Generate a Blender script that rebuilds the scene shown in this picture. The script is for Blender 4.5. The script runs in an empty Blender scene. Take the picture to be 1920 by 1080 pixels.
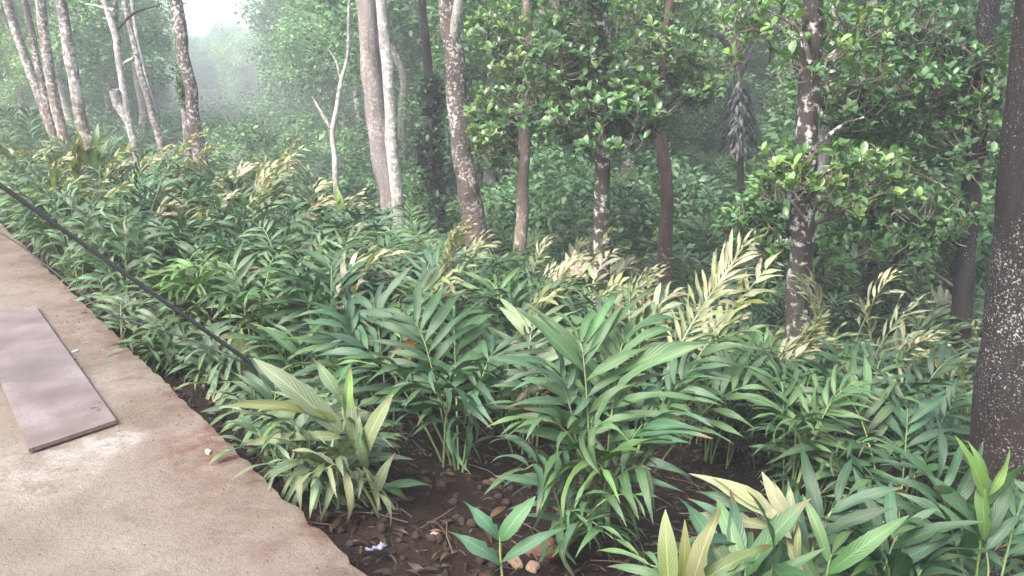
import bpy, math, random
import numpy as np
from mathutils import Vector, Matrix, noise

R = math.radians
rng = random.Random(11)
nrg = np.random.default_rng(5)
sc = bpy.context.scene
col = sc.collection

# ------------------------------------------------------------------ camera
F, CH, PITCH = 1500.0, 1.6, R(15.0)          # focal length in photo pixels, eye height over the path
cd = bpy.data.cameras.new('camera')
cam = bpy.data.objects.new('camera', cd); col.objects.link(cam)
cam.location = (0, 0, CH); cam.rotation_euler = (math.pi/2 - PITCH, 0, 0)
cd.sensor_width = 36.0; cd.lens = 36.0*F/1920; cd.clip_start = 0.05; cd.clip_end = 2000
sc.camera = cam
# ------------------------------------------------------------------ sky, sun, exposure
SUN_EL, SUN_AZ = R(50), R(-142)               # azimuth from +Y towards +X: the sun stands high over the path
w = bpy.data.worlds.new('World'); sc.world = w; w.use_nodes = True
nt = w.node_tree; bg = nt.nodes['Background']
sky = nt.nodes.new('ShaderNodeTexSky'); sky.sky_type = 'NISHITA'; sky.sun_disc = False
sky.sun_elevation = SUN_EL; sky.sun_rotation = SUN_AZ
sky.air_density = 1.0; sky.dust_density = 7.0; sky.ozone_density = 1.0
nt.links.new(sky.outputs[0], bg.inputs[0]); bg.inputs[1].default_value = 0.11
sd = bpy.data.lights.new('sun', 'SUN'); sd.energy = 1.5; sd.angle = R(22); sd.color = (1.0, 0.97, 0.92)
sun = bpy.data.objects.new('sun', sd); col.objects.link(sun)
dirv = Vector((math.sin(SUN_AZ)*math.cos(SUN_EL), math.cos(SUN_AZ)*math.cos(SUN_EL), math.sin(SUN_EL)))
sun.rotation_euler = (-dirv).to_track_quat('-Z', 'Y').to_euler()
sc.view_settings.view_transform = 'Standard'; sc.view_settings.look = 'None'
sc.view_settings.exposure = 2.52; sc.view_settings.gamma = 1.0
sc.cycles.use_denoising = True
sc.cycles.max_bounces = 8; sc.cycles.diffuse_bounces = 4; sc.cycles.glossy_bounces = 2
sc.cycles.transmission_bounces = 4; sc.cycles.volume_bounces = 1; sc.cycles.transparent_max_bounces = 8
sc.cycles.use_adaptive_sampling = True; sc.cycles.adaptive_threshold = 0.02
sc.cycles.sample_clamp_indirect = 6.0

# ------------------------------------------------------------------ helpers
CP, SP = math.cos(PITCH), math.sin(PITCH)
def at(px, py, Y):
    """world point seen at photo pixel (px, py) at forward distance Y"""
    r, d = px - 960, py - 540
    k = Y/(F*CP - d*SP)
    return Vector((r*k, Y, CH - (F*SP + d*CP)*k))
def px_of(p):
    y, z = p[1], p[2] - CH
    dep = y*CP - z*SP
    return 960 + F*p[0]/dep, 540 + F*(-z*CP - y*SP)/dep
EN = Vector((0.779, 0.627)); ET = Vector((-0.627, 0.779)); EOFF = 1.07
def sdist(x, y): return EN.x*x + EN.y*y - EOFF            # distance beyond the path's edge
def sstep(a, b, v):
    v = min(1, max(0, (v - a)/(b - a))); return v*v*(3 - 2*v)
def ground(x, y):
    s = sdist(x, y); t = ET.x*x + ET.y*y
    e = 0.13 + 0.12*sstep(2.6, 1.2, t)
    if s < -3.4:
        return -0.10 + 0.03*noise.noise((x, y, 3))
    if s < 0: z = -e
    elif s < 5.5: z = -e - 0.32*s
    else: z = -e - 1.76 - 0.04*min(s - 5.5, 25)
    d = math.hypot(x, y)
    if s > 9 and y > 0: z += min(s - 9, 16)*.15*sstep(-.28, -.05, x/y)
    if d > 30:
        q = x/max(y, 1) if y > 0 else 0
        z += min(d - 30, 65)*0.17*sstep(-0.30, 0.05, q)*(1 if y > 0 else 0) + min(d - 30, 90)*0.08*sstep(-0.40, -0.7, q)
    if s > 0.15:
        z += 0.06*noise.noise((x*1.1, y*1.1, 0)) + 0.02*noise.noise((x*4, y*4, 5)) + 0.25*noise.noise((x*.12, y*.12, 9))*sstep(6, 20, d)
    return z
def ground_hit(px, py):
    lo, hi = 0.5, 80.0
    for _ in range(50):
        m = (lo + hi)/2; p = at(px, py, m)
        if p.z > ground(p.x, p.y): lo = m
        else: hi = m
    return at(px, py, lo)

def link(o, parent=None):
    col.objects.link(o)
    if parent is not None: o.parent = parent
    return o
def tag(o, label=None, cat=None, group=None, kind=None):
    if label: o['label'] = label
    if cat: o['category'] = cat
    if group: o['group'] = group
    if kind: o['kind'] = kind
    return o
def empty(name, loc):
    o = bpy.data.objects.new(name, None); o.location = loc; o.empty_display_size = 0.1
    return link(o)
def mesh_np(name, V, Fc, mat, uv=None, colr=None, smooth=True):
    """V (n,3), Fc list/array of equal-size faces, colr (n,3) per vertex"""
    V = np.asarray(V, np.float32); Fc = np.asarray(Fc, np.int32)
    me = bpy.data.meshes.new(name); nf, k = Fc.shape
    me.vertices.add(len(V)); me.vertices.foreach_set('co', V.ravel())
    me.loops.add(nf*k); me.loops.foreach_set('vertex_index', Fc.ravel())
    me.polygons.add(nf); me.polygons.foreach_set('loop_start', np.arange(0, nf*k, k, dtype=np.int32))
    if smooth: me.polygons.foreach_set('use_smooth', np.ones(nf, bool))
    if uv is not None:
        l = me.uv_layers.new(name='UVMap'); l.data.foreach_set('uv', np.asarray(uv, np.float32)[Fc.ravel()].ravel())
    a = me.color_attributes.new('Col', 'FLOAT_COLOR', 'POINT')
    c = np.ones((len(V), 4), np.float32)
    if colr is not None: c[:, :3] = colr
    a.data.foreach_set('color', c.ravel())
    me.update(calc_edges=True); me.validate()
    if mat: me.materials.append(mat)
    return me
def obj(name, me, parent=None, loc=None, mat4=None):
    o = bpy.data.objects.new(name, me); link(o, parent)
    if mat4 is not None: o.matrix_local = mat4
    elif loc is not None: o.location = loc
    return o
def tube_data(pts, rad, n=7, jit=0.0, seed=0, cap=True):
    """quads of a tube through pts with a radius per point"""
    pts = [Vector(p) for p in pts]; V = []; Fc = []
    ref = Vector((1, 0.13, 0.07)); m = len(pts)
    for i, p in enumerate(pts):
        t = (pts[min(i+1, m-1)] - pts[max(i-1, 0)]).normalized()
        a = t.cross(ref).normalized() if abs(t.dot(ref)) < .95 else t.cross(Vector((0, 1, 0))).normalized()
        b = t.cross(a); r = rad[i] if hasattr(rad, '__len__') else rad
        for k in range(n):
            th = 2*math.pi*k/n; rr = r
            if jit: rr *= 1 + jit*noise.noise((math.cos(th)*1.3 + seed, math.sin(th)*1.3, i*.35)) + .5*jit*noise.noise((math.cos(th)*4, math.sin(th)*4 + seed, i*.9))
            V.append(p + (a*math.cos(th) + b*math.sin(th))*rr)
    for i in range(m-1):
        for k in range(n):
            k2 = (k+1) % n
            Fc.append((i*n+k, i*n+k2, (i+1)*n+k2, (i+1)*n+k))
    if cap:
        for ring, top in ((0, False), (m-1, True)):
            c = len(V); V.append(pts[ring])
            for k in range(n):
                a_, b_ = ring*n+k, ring*n+(k+1) % n
                Fc.append((a_, b_, c, c) if top else (b_, a_, c, c))
    return V, Fc
def tube(name, pts, rad, mat, parent=None, n=7, jit=0.0, seed=0, origin=None):
    o = Vector(origin) if origin is not None else Vector((0, 0, 0))
    V, Fc = tube_data([Vector(p) - o for p in pts], rad, n, jit, seed, cap=False)
    me = mesh_np(name, [tuple(v) for v in V], Fc, mat)
    return obj(name, me, parent)
def spline(P, n):
    """Catmull-Rom through P"""
    P = [Vector(p) for p in P]; Q = [P[0]*2 - P[1]] + P + [P[-1]*2 - P[-2]]; out = []
    for i in range(n+1):
        u = i/n*(len(P)-1); k = min(int(u), len(P)-2); f = u - k
        a, b, c, d = Q[k:k+4]
        out.append(0.5*((2*b) + (c-a)*f + (2*a-5*b+4*c-d)*f*f + (3*b-3*c+d-a)*f**3))
    return out

# ------------------------------------------------------------------ materials
def new_mat(name):
    m = bpy.data.materials.new(name); m.use_nodes = True
    nt = m.node_tree; nt.nodes.clear()
    out = nt.nodes.new('ShaderNodeOutputMaterial')
    return m, nt, nt.nodes, nt.links, out
def N(nt, typ, **kw):
    n = nt.nodes.new(typ)
    for k, v in kw.items():
        if k.startswith('i_'):
            key = k[2:]; key = int(key) if key.isdigit() else key
            n.inputs[key].default_value = v
        else: setattr(n, k, v)
    return n
def ramp(nt, fac, stops):
    r = nt.nodes.new('ShaderNodeValToRGB'); e = r.color_ramp.elements
    while len(e) < len(stops): e.new(0.5)
    for el, (p, c) in zip(e, stops):
        el.position = p; el.color = (*c, 1) if len(c) == 3 else c
    nt.links.new(fac, r.inputs[0]); return r.outputs[0]
def mix(nt, fac, a, b, typ='MIX'):
    n = nt.nodes.new('ShaderNodeMix'); n.data_type = 'RGBA'; n.blend_type = typ
    for s, v in ((n.inputs[0], fac), (n.inputs[6], a), (n.inputs[7], b)):
        if isinstance(v, (int, float)): s.default_value = v
        elif isinstance(v, tuple): s.default_value = (*v, 1)
        else: nt.links.new(v, s)
    return n.outputs[2]
def mth(nt, op, a, b=None):
    n = nt.nodes.new('ShaderNodeMath'); n.operation = op
    for i, v in enumerate((a, b)):
        if v is None: continue
        if isinstance(v, (int, float)): n.inputs[i].default_value = v
        else: nt.links.new(v, n.inputs[i])
    return n.outputs[0]
def noise_tex(nt, vec, scale, detail=4, rough=.55):
    n = N(nt, 'ShaderNodeTexNoise'); n.inputs['Scale'].default_value = scale
    n.inputs['Detail'].default_value = detail; n.inputs['Roughness'].default_value = rough
    nt.links.new(vec, n.inputs['Vector']); return n.outputs['Fac']

def leaf_material(name, rough=0.42, trans=0.22, veins=True, spec=0.5):
    m, nt, ns, lk, out = new_mat(name)
    oi = N(nt, 'ShaderNodeObjectInfo'); at_ = N(nt, 'ShaderNodeAttribute', attribute_name='Col')
    base = mix(nt, 1.0, oi.outputs['Color'], at_.outputs['Color'], 'MULTIPLY')
    tc = N(nt, 'ShaderNodeTexCoord')
    hs = N(nt, 'ShaderNodeHueSaturation'); lk.new(base, hs.inputs['Color'])
    v = mth(nt, 'MULTIPLY_ADD', oi.outputs['Random'], .45); v.node.inputs[2].default_value = .78
    lk.new(v, hs.inputs['Value']); base = hs.outputs[0]
    geo = N(nt, 'ShaderNodeNewGeometry')
    bl = noise_tex(nt, geo.outputs['Position'], 9, 3)
    base = mix(nt, mth(nt, 'MULTIPLY', bl, .5), base, mix(nt, 1.0, base, (1.7, 1.5, 1.0), 'MULTIPLY'))
    p = N(nt, 'ShaderNodeBsdfPrincipled'); p.inputs['Roughness'].default_value = rough
    p.inputs['Specular IOR Level'].default_value = spec
    if veins:
        sp = N(nt, 'ShaderNodeSeparateXYZ'); lk.new(tc.outputs['UV'], sp.inputs[0])
        du = mth(nt, 'ABSOLUTE', mth(nt, 'SUBTRACT', sp.outputs[0], .5))
        tipn = mth(nt, 'ADD', sp.outputs[1], mth(nt, 'MULTIPLY', mth(nt, 'SUBTRACT', bl, .5), .5))
        tipf = mth(nt, 'MULTIPLY', ramp(nt, tipn, [(.86, (0,)*3), (.96, (1,)*3)]), mth(nt, 'MULTIPLY', ramp(nt, oi.outputs['Random'], [(.45, (0,)*3), (.6, (1,)*3)]), .8))
        base = mix(nt, tipf, base, (.16, .10, .05))
        sn = noise_tex(nt, geo.outputs['Position'], 38, 3, .6)
        base = mix(nt, mth(nt, 'MULTIPLY', ramp(nt, sn, [(.63, (0,)*3), (.70, (1,)*3)]), mth(nt, 'MULTIPLY', oi.outputs['Random'], .7)), base, (.13, .095, .045))
        rib = mth(nt, 'LESS_THAN', du, .035)
        base = mix(nt, mth(nt, 'MULTIPLY', rib, .6), base, mix(nt, 1.0, base, (2.2, 1.9, 1.6), 'MULTIPLY'))
        vv = mth(nt, 'SINE', mth(nt, 'MULTIPLY', mth(nt, 'SUBTRACT', sp.outputs[1], mth(nt, 'MULTIPLY', du, .55)), 75))
        base = mix(nt, mth(nt, 'MULTIPLY_ADD', vv, .03), base, mix(nt, 1.0, base, (.55, .6, .6), 'MULTIPLY'))
        bp = N(nt, 'ShaderNodeBump', i_Strength=.22, i_Distance=.004)
        lk.new(vv, bp.inputs['Height']); lk.new(bp.outputs[0], p.inputs['Normal'])
    lk.new(base, p.inputs['Base Color'])
    tr = N(nt, 'ShaderNodeBsdfTranslucent')
    lk.new(mix(nt, 1.0, base, (1.5, 1.6, .8), 'MULTIPLY'), tr.inputs[0])
    mx = N(nt, 'ShaderNodeMixShader', i_Fac=trans)
    lk.new(p.outputs[0], mx.inputs[1]); lk.new(tr.outputs[0], mx.inputs[2]); lk.new(mx.outputs[0], out.inputs[0])
    return m
M_LEAF = leaf_material('ginger_leaf', rough=.48, spec=.38)
M_BROAD = leaf_material('broad_leaf', rough=.38, trans=.25, veins=False)
M_FAR = leaf_material('forest_leaf', rough=.5, trans=.25, veins=False)

def plain_mat(name, c, rough=.6, spec=.4, nscale=30, var=.35, bump=.0):
    m, nt, ns, lk, out = new_mat(name)
    p = N(nt, 'ShaderNodeBsdfPrincipled'); p.inputs['Roughness'].default_value = rough
    p.inputs['Specular IOR Level'].default_value = spec
    oi = N(nt, 'ShaderNodeObjectInfo'); tc = N(nt, 'ShaderNodeTexCoord')
    n = noise_tex(nt, tc.outputs['Object'], nscale, 4)
    c0 = mix(nt, 1.0, oi.outputs['Color'], c, 'MULTIPLY')
    lk.new(mix(nt, n, mix(nt, 1.0, c0, (1-var,)*3, 'MULTIPLY'), mix(nt, 1.0, c0, (1+var,)*3, 'MULTIPLY')), p.inputs['Base Color'])
    if bump:
        bp = N(nt, 'ShaderNodeBump', i_Strength=bump, i_Distance=.01); lk.new(n, bp.inputs['Height']); lk.new(bp.outputs[0], p.inputs['Normal'])
    lk.new(p.outputs[0], out.inputs[0]); return m
M_STEM = plain_mat('stem_skin', (1, 1, 1), .5, nscale=14)
M_TWIG = plain_mat('twig_bark', (1, 1, 1), .8, nscale=8)

def bark(name, c1, c2, lich, lo, hi, scale=6, lscale=9, lw=.45, low=None, lowz=(0.2, 1.6), moss=0.0):
    """bark: c1/c2 mottling, pale lichen above the noise level lo..hi, an earth-stained or darkened foot (low)"""
    m, nt, ns, lk, out = new_mat(name)
    tc = N(nt, 'ShaderNodeTexCoord'); mp = N(nt, 'ShaderNodeMapping'); mp.inputs['Scale'].default_value = (1, 1, .22)
    lk.new(tc.outputs['Object'], mp.inputs[0])
    oi = N(nt, 'ShaderNodeObjectInfo')
    of = N(nt, 'ShaderNodeVectorMath', operation='ADD'); lk.new(mp.outputs[0], of.inputs[0])
    lk.new(mth(nt, 'MULTIPLY', oi.outputs['Random'], 37), of.inputs[1])
    v = of.outputs[0]
    n1 = noise_tex(nt, v, scale, 6, .65); n2 = noise_tex(nt, v, scale*6, 5, .7)
    c = ramp(nt, mth(nt, 'ADD', mth(nt, 'MULTIPLY', n1, .6), mth(nt, 'MULTIPLY', n2, .4)), [(.36, c1), (.62, c2)])
    if low:
        sp = N(nt, 'ShaderNodeSeparateXYZ'); lk.new(tc.outputs['Object'], sp.inputs[0])
        mr = N(nt, 'ShaderNodeMapRange'); lk.new(sp.outputs[2], mr.inputs[0])
        mr.inputs[1].default_value = lowz[1]; mr.inputs[2].default_value = lowz[0]
        lowf = mth(nt, 'MULTIPLY', mr.outputs[0], ramp(nt, n1, [(.2, (.5,)*3), (.6, (1,)*3)]))
        c = mix(nt, lowf, c, low)
    of2 = N(nt, 'ShaderNodeVectorMath', operation='ADD'); lk.new(tc.outputs['Object'], of2.inputs[0])
    lk.new(mth(nt, 'MULTIPLY', oi.outputs['Random'], 19), of2.inputs[1])
    l = noise_tex(nt, of2.outputs[0], lscale, 6, .68)
    lbig = noise_tex(nt, of2.outputs[0], 2.2, 3, .5)
    lf = ramp(nt, mth(nt, 'ADD', l, mth(nt, 'MULTIPLY', mth(nt, 'SUBTRACT', lbig, .5), lw)), [(lo - .01, (0,)*3), (hi + .04, (1,)*3)])
    if low: lf = mth(nt, 'MULTIPLY', lf, mth(nt, 'SUBTRACT', 1.0, mth(nt, 'MULTIPLY', lowf, .8)))
    c = mix(nt, lf, c, lich)
    if moss:
        ms = noise_tex(nt, v, 3.3, 4)
        c = mix(nt, mth(nt, 'MULTIPLY', ramp(nt, ms, [(.5, (0,)*3), (.66, (1,)*3)]), moss), c, (.06, .10, .04))
    p = N(nt, 'ShaderNodeBsdfPrincipled'); p.inputs['Roughness'].default_value = .85
    p.inputs['Specular IOR Level'].default_value = .25
    lk.new(c, p.inputs['Base Color'])
    bp = N(nt, 'ShaderNodeBump', i_Strength=1.0, i_Distance=.035)
    lk.new(mth(nt, 'ADD', n1, mth(nt, 'MULTIPLY', n2, .6)), bp.inputs['Height']); lk.new(bp.outputs[0], p.inputs['Normal'])
    lk.new(p.outputs[0], out.inputs[0]); return m
B_PALE = bark('pale_bark', (.055, .047, .043), (.16, .14, .13), (.38, .375, .36), .49, .58, lscale=13, low=(.20, .12, .09), lowz=(.6, 2.2))
B_WHITE = bark('white_bark', (.10, .096, .086), (.28, .275, .26), (.44, .44, .425), .48, .58, lscale=16)
B_FOOT = bark('pale_top_bark', (.12, .115, .10), (.33, .32, .30), (.5, .5, .48), .47, .58, lscale=14, low=(.035, .030, .027), lowz=(1.6, 3.0))  # lower trunk coloured dark so it recedes behind the leaves
B_PINK = bark('mauve_bark', (.105, .090, .088), (.20, .175, .172), (.31, .295, .295), .52, .66, lscale=20)
B_BROWN = bark('brown_bark', (.028, .023, .021), (.085, .070, .064), (.36, .35, .335), .53, .59, lscale=20, low=(.075, .046, .036), lowz=(.4, 2.4))
B_DARK = bark('dark_bark', (.006, .005, .005), (.019, .0155, .0155), (.30, .295, .30), .60, .65, lscale=75, lw=.3, low=(.020, .011, .0095), lowz=(.2, 1.5))  # dark bark, lowered further so its colour carries the canopy's shade
B_PATCH = bark('patchy_bark', (.014, .012, .011), (.050, .041, .037), (.42, .41, .395), .53, .58, lscale=12, lw=.4, moss=.35)
B_RED = bark('red_bark', (.036, .025, .022), (.098, .068, .058), (.34, .31, .29), .60, .70, lscale=16)
M_BR = bark('branch_bark', (.05, .04, .035), (.13, .11, .095), (.4, .4, .38), .55, .65)
B_TAN = bark('tan_bark', (.075, .058, .046), (.17, .14, .115), (.36, .34, .31), .54, .64, lscale=14)
B_FAR = bark('grey_bark', (.10, .09, .085), (.25, .23, .21), (.5, .5, .48), .55, .65, scale=3)

# soil, its browns deepened to hold the shade under the plants
M_SOIL, nt, ns, lk, out = new_mat('soil')
geo = N(nt, 'ShaderNodeNewGeometry'); pos = geo.outputs['Position']
n1 = noise_tex(nt, pos, 1.3, 5); n2 = noise_tex(nt, pos, 14, 6, .7); n3 = noise_tex(nt, pos, 60, 4, .7)
c = ramp(nt, mth(nt, 'ADD', mth(nt, 'MULTIPLY', n1, .45), mth(nt, 'MULTIPLY', n2, .55)), [(.33, (.008, .005, .004)), (.5, (.019, .0115, .009)), (.68, (.040, .024, .018))])
c = mix(nt, ramp(nt, n3, [(.62, (0,)*3), (.72, (1,)*3)]), c, (.06, .042, .032))
p = N(nt, 'ShaderNodeBsdfPrincipled'); p.inputs['Roughness'].default_value = .95; p.inputs['Specular IOR Level'].default_value = .15
lk.new(c, p.inputs['Base Color'])
bp = N(nt, 'ShaderNodeBump', i_Strength=1.0, i_Distance=.03); lk.new(mth(nt, 'ADD', n2, mth(nt, 'MULTIPLY', n3, .5)), bp.inputs['Height']); lk.new(bp.outputs[0], p.inputs['Normal'])
lk.new(p.outputs[0], out.inputs[0])

# concrete path with earth trodden into it
M_PATH, nt, ns, lk, out = new_mat('path_concrete')
geo = N(nt, 'ShaderNodeNewGeometry'); pos = geo.outputs['Position']
big = noise_tex(nt, pos, 1.1, 5, .6); med = noise_tex(nt, pos, 5, 6, .65); fine = noise_tex(nt, pos, 55, 5, .75); grit = noise_tex(nt, pos, 180, 3, .7)
c = ramp(nt, mth(nt, 'ADD', mth(nt, 'MULTIPLY', big, .55), mth(nt, 'MULTIPLY', med, .45)), [(.34, (.118, .095, .077)), (.48, (.150, .126, .105)), (.62, (.180, .158, .136))])
c = mix(nt, ramp(nt, fine, [(.34, (.35,)*3), (.48, (0,)*3)]), c, (.085, .060, .045))
c = mix(nt, ramp(nt, grit, [(.56, (0,)*3), (.68, (.35,)*3)]), c, (.28, .255, .225))
sm_ = noise_tex(nt, pos, 2.3, 6, .72); c = mix(nt, mth(nt, 'MULTIPLY', ramp(nt, sm_, [(.50, (0,)*3), (.66, (1,)*3)]), .55), c, (.095, .070, .050))
s2_ = noise_tex(nt, pos, 19, 5, .7); c = mix(nt, mth(nt, 'MULTIPLY', ramp(nt, s2_, [(.52, (0,)*3), (.64, (1,)*3)]), .35), c, (.10, .078, .060))
# reddish earth along the broken edge, in patches
dot = N(nt, 'ShaderNodeVectorMath', operation='DOT_PRODUCT'); lk.new(pos, dot.inputs[0]); dot.inputs[1].default_value = (EN.x, EN.y, 0)
mr = N(nt, 'ShaderNodeMapRange'); lk.new(dot.outputs['Value'], mr.inputs[0]); mr.inputs[1].default_value = EOFF - .55; mr.inputs[2].default_value = EOFF
ed = mth(nt, 'MULTIPLY', mr.outputs[0], ramp(nt, med, [(.40, (0,)*3), (.62, (1,)*3)]))
c = mix(nt, ed, c, (.085, .052, .039))
# pale cement smears near the foot of the board
def spot(p3, rad, fac, colr, cin, nscale=7):
    d = N(nt, 'ShaderNodeVectorMath', operation='DISTANCE'); lk.new(pos, d.inputs[0]); d.inputs[1].default_value = p3
    mr = N(nt, 'ShaderNodeMapRange'); lk.new(d.outputs['Value'], mr.inputs[0]); mr.inputs[1].default_value = rad; mr.inputs[2].default_value = rad*.3
    nn = noise_tex(nt, pos, nscale, 6, .7)
    return mix(nt, mth(nt, 'MULTIPLY', mth(nt, 'MULTIPLY', mr.outputs[0], ramp(nt, nn, [(.42, (0,)*3), (.6, (1,)*3)])), fac), cin, colr)
def slab_pt(px, py):
    d = py - 540; Y = CH*(F*CP - d*SP)/(F*SP + d*CP); p = at(px, py, Y); return (p.x, p.y, 0)
c = spot(slab_pt(60, 880), .42, .75, (.27, .255, .235), c)
c = spot(slab_pt(215, 828), .17, .9, (.31, .30, .28), c, 12)
c = spot(slab_pt(210, 715), .35, .5, (.22, .20, .18), c)
c = spot(slab_pt(400, 840), .33, .8, (.095, .045, .032), c, 11)
p = N(nt, 'ShaderNodeBsdfPrincipled'); p.inputs['Roughness'].default_value = .9; p.inputs['Specular IOR Level'].default_value = .25
lk.new(c, p.inputs['Base Color'])
bp = N(nt, 'ShaderNodeBump', i_Strength=1.0, i_Distance=.02); lk.new(mth(nt, 'ADD', med, mth(nt, 'ADD', mth(nt, 'MULTIPLY', fine, .6), mth(nt, 'MULTIPLY', grit, .25))), bp.inputs['Height']); lk.new(bp.outputs[0], p.inputs['Normal'])
lk.new(p.outputs[0], out.inputs[0])

# ------------------------------------------------------------------ setting: terrain and path
xs = np.unique(np.concatenate([np.arange(-8, 8.01, .16), np.arange(-30, 30, .8), np.arange(-250, 251, 10)]).round(3))
ys = np.unique(np.concatenate([np.arange(-4, 12.01, .16), np.arange(-20, 50, .8), np.arange(-60, 321, 10)]).round(3))
V = [(x, y, ground(x, y)) for y in ys for x in xs]
nx = len(xs)
Fc = [(j*nx+i, j*nx+i+1, (j+1)*nx+i+1, (j+1)*nx+i) for j in range(len(ys)-1) for i in range(nx-1)]
tag(obj('terrain', mesh_np('terrain', V, Fc, M_SOIL)), 'dark reddish soil sloping down from the path into the plantation', 'ground', kind='structure')

def path_mesh():
    V = []; Fc = []; ts = np.arange(-8, 34, .05); ss = [-3.3, -2.4, -1.6, -1.0, -.6, -.35, -.2, -.1, -.04, 0.0]; m = len(ss); rows = []
    for t in ts:
        rg = .016*noise.noise((t*1.6, 0, 0)) + .018*noise.noise((t*7, 1, 0)) + .022*noise.noise((t*23, 4, 0))
        for k, s in enumerate(ss):
            e = s + rg*max(0, (k - 5)/4)
            z = .012*noise.noise((t*1.3, s*1.3, 2)) + .006*noise.noise((t*6, s*6, 4)) + (.007*noise.noise((t*17, s*17, 6)) if k > 4 else 0)
            if k == 9: z -= .004 + .008*abs(noise.noise((t*11, 0, 7)))
            q = EN*(EOFF + e) + ET*t; V.append((q.x, q.y, z))
        rows.append((q.x, q.y, z))
    for j in range(len(ts)-1):
        for i in range(m-1): Fc.append((j*m+i, j*m+i+1, (j+1)*m+i+1, (j+1)*m+i))
    o_ = len(V)                                         # broken side face, with its own corner so the edge stays sharp
    for j, (x, y, z) in enumerate(rows):
        w_ = .02*noise.noise((ts[j]*9, 3, 0))
        V += [(x, y, z), (x + EN.x*(.008 + w_), y + EN.y*(.008 + w_), z - .07), (x + EN.x*.03, y + EN.y*.03, -.6)]
    for j in range(len(ts)-1):
        for i in range(2): Fc.append((o_+j*3+i, o_+j*3+i+1, o_+(j+1)*3+i+1, o_+(j+1)*3+i))
    return mesh_np('path', V, Fc, M_PATH)
tag(obj('path', path_mesh()), 'pale earth-stained concrete path beside the plantation', 'path', kind='structure')

# ------------------------------------------------------------------ leaf shapes
def leaf_shape(W=.22, a0=.3, a1=.9, fold=.25, wave=.03, ph=0., n=8, obov=False, twist=0.0, rag=.10):
    V = []; Fc = []; UV = []; y = z = 0.0; ds = 1.0/n
    for i in range(n+1):
        t = i/n
        if i:
            a = a0 - a1*(t - ds/2); y += math.cos(a)*ds; z += math.sin(a)*ds
        if obov: hw = .5*W*(math.sin(math.pi*min(1, t**1.35*.96 + .04)))**.7 if 0 < t < 1 else .02*W
        else: hw = .5*W*(math.sin(math.pi*t**.82)**.8)*(1 - .15*t) if 0 < t < 1 else .004
        for u in (-1, 0, 1):
            h0 = hw; hw = h0*(1 - rag*2*abs(noise.noise((t*7 + ph*3, u*5.3, W*40)))) if not obov else h0
            zz = z + abs(u)*hw*fold + (abs(u)*wave*math.sin(9*t + ph + u*1.7) if 0 < t < 1 else 0)
            V.append((u*hw + twist*t*t, y, zz)); UV.append((.5+.5*u, t)); hw = h0
    for i in range(n):
        for k in range(2): Fc.append((i*3+k, i*3+k+1, i*3+k+4, i*3+k+3))
    return np.array(V, np.float32), np.array(Fc, np.int32), np.array(UV, np.float32)
GINGER = [leaf_shape(.21, .30, 1.0, .3, .022, 0), leaf_shape(.19, .40, 1.5, .25, .024, 1.5), leaf_shape(.24, .22, .7, .35, .026, 3, twist=.05),
          leaf_shape(.20, .5, 2.1, .2, .022, 4.2, twist=-.06), leaf_shape(.22, .1, .9, .3, .03, 5.5, twist=.07), leaf_shape(.26, .3, 1.0, .2, .03, 2.2), leaf_shape(.24, .3, .9, .3, .045, 1.1, n=11, rag=.42), leaf_shape(.22, .2, 1.4, .2, .05, 3.7, n=11, twist=.05, rag=.5)]
GINGER_ME = [mesh_np('leaf_blade', *g[:2], M_LEAF, uv=g[2]) for g in GINGER]
GINGER_LO = [leaf_shape(.20, .3, 1.0, .3, .0, 0, n=4), leaf_shape(.22, .3, 1.5, .3, .0, 0, n=4)]
GINGER_FAR = [leaf_shape(.20, .3, 1.0, .3, .0, 0, n=3), leaf_shape(.22, .3, 1.5, .3, .0, 0, n=3)]
BROAD = [leaf_shape(.50, .2, .5, .25, .02, 0, n=5, obov=True), leaf_shape(.46, .3, .8, .3, .02, 2, n=5, obov=True), leaf_shape(.54, .05, .2, .35, .02, 4, n=5, obov=True)]
BROAD_ME = [mesh_np('tree_leaf', *g[:2], M_BROAD, uv=g[2]) for g in BROAD]
q = .5
FARLEAF = (np.array([(0, 0, 0), (q*.55, .5, .09), (0, 1, -.08), (-q*.55, .5, .09)], np.float32), np.array([(0, 1, 2, 3)], np.int32), np.array([(.5, 0), (1, .5), (.5, 1), (0, .5)], np.float32))

def frame(D, up, scale_w, scale_l):
    D = D.normalized(); X = D.cross(up)
    if X.length < 1e-4: X = D.cross(Vector((1, 0, 0)))
    X.normalize(); Z = X.cross(D)
    return X*scale_w, D*scale_l, Z*scale_l
def m4(X, Y, Z, P):
    return Matrix(((X.x, Y.x, Z.x, P.x), (X.y, Y.y, Z.y, P.y), (X.z, Y.z, Z.z, P.z), (0, 0, 0, 1)))
def merge(shapes, insts, name, mat):
    """join many leaves into one mesh; insts = [(shape index, matrix, colour)]"""
    Vs, Fs, Us, Cs, off = [], [], [], [], 0
    for si, S in enumerate(shapes):
        sel = [i for i in insts if i[0] == si]
        if not sel: continue
        A = np.array([np.array(i[1])[:3] for i in sel], np.float32); C = np.array([i[2][:3] for i in sel], np.float32)
        v = np.concatenate([S[0], np.ones((len(S[0]), 1), np.float32)], 1)
        W = np.einsum('nij,vj->nvi', A, v); n, k = W.shape[:2]
        Vs.append(W.reshape(-1, 3)); Us.append(np.tile(S[2], (n, 1))); Cs.append(np.repeat(C, k, 0))
        Fs.append((S[1][None] + (np.arange(n)*k)[:, None, None]).reshape(-1, 4) + off); off += n*k
    return mesh_np(name, np.concatenate(Vs), np.concatenate(Fs), mat, uv=np.concatenate(Us), colr=np.concatenate(Cs))

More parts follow.
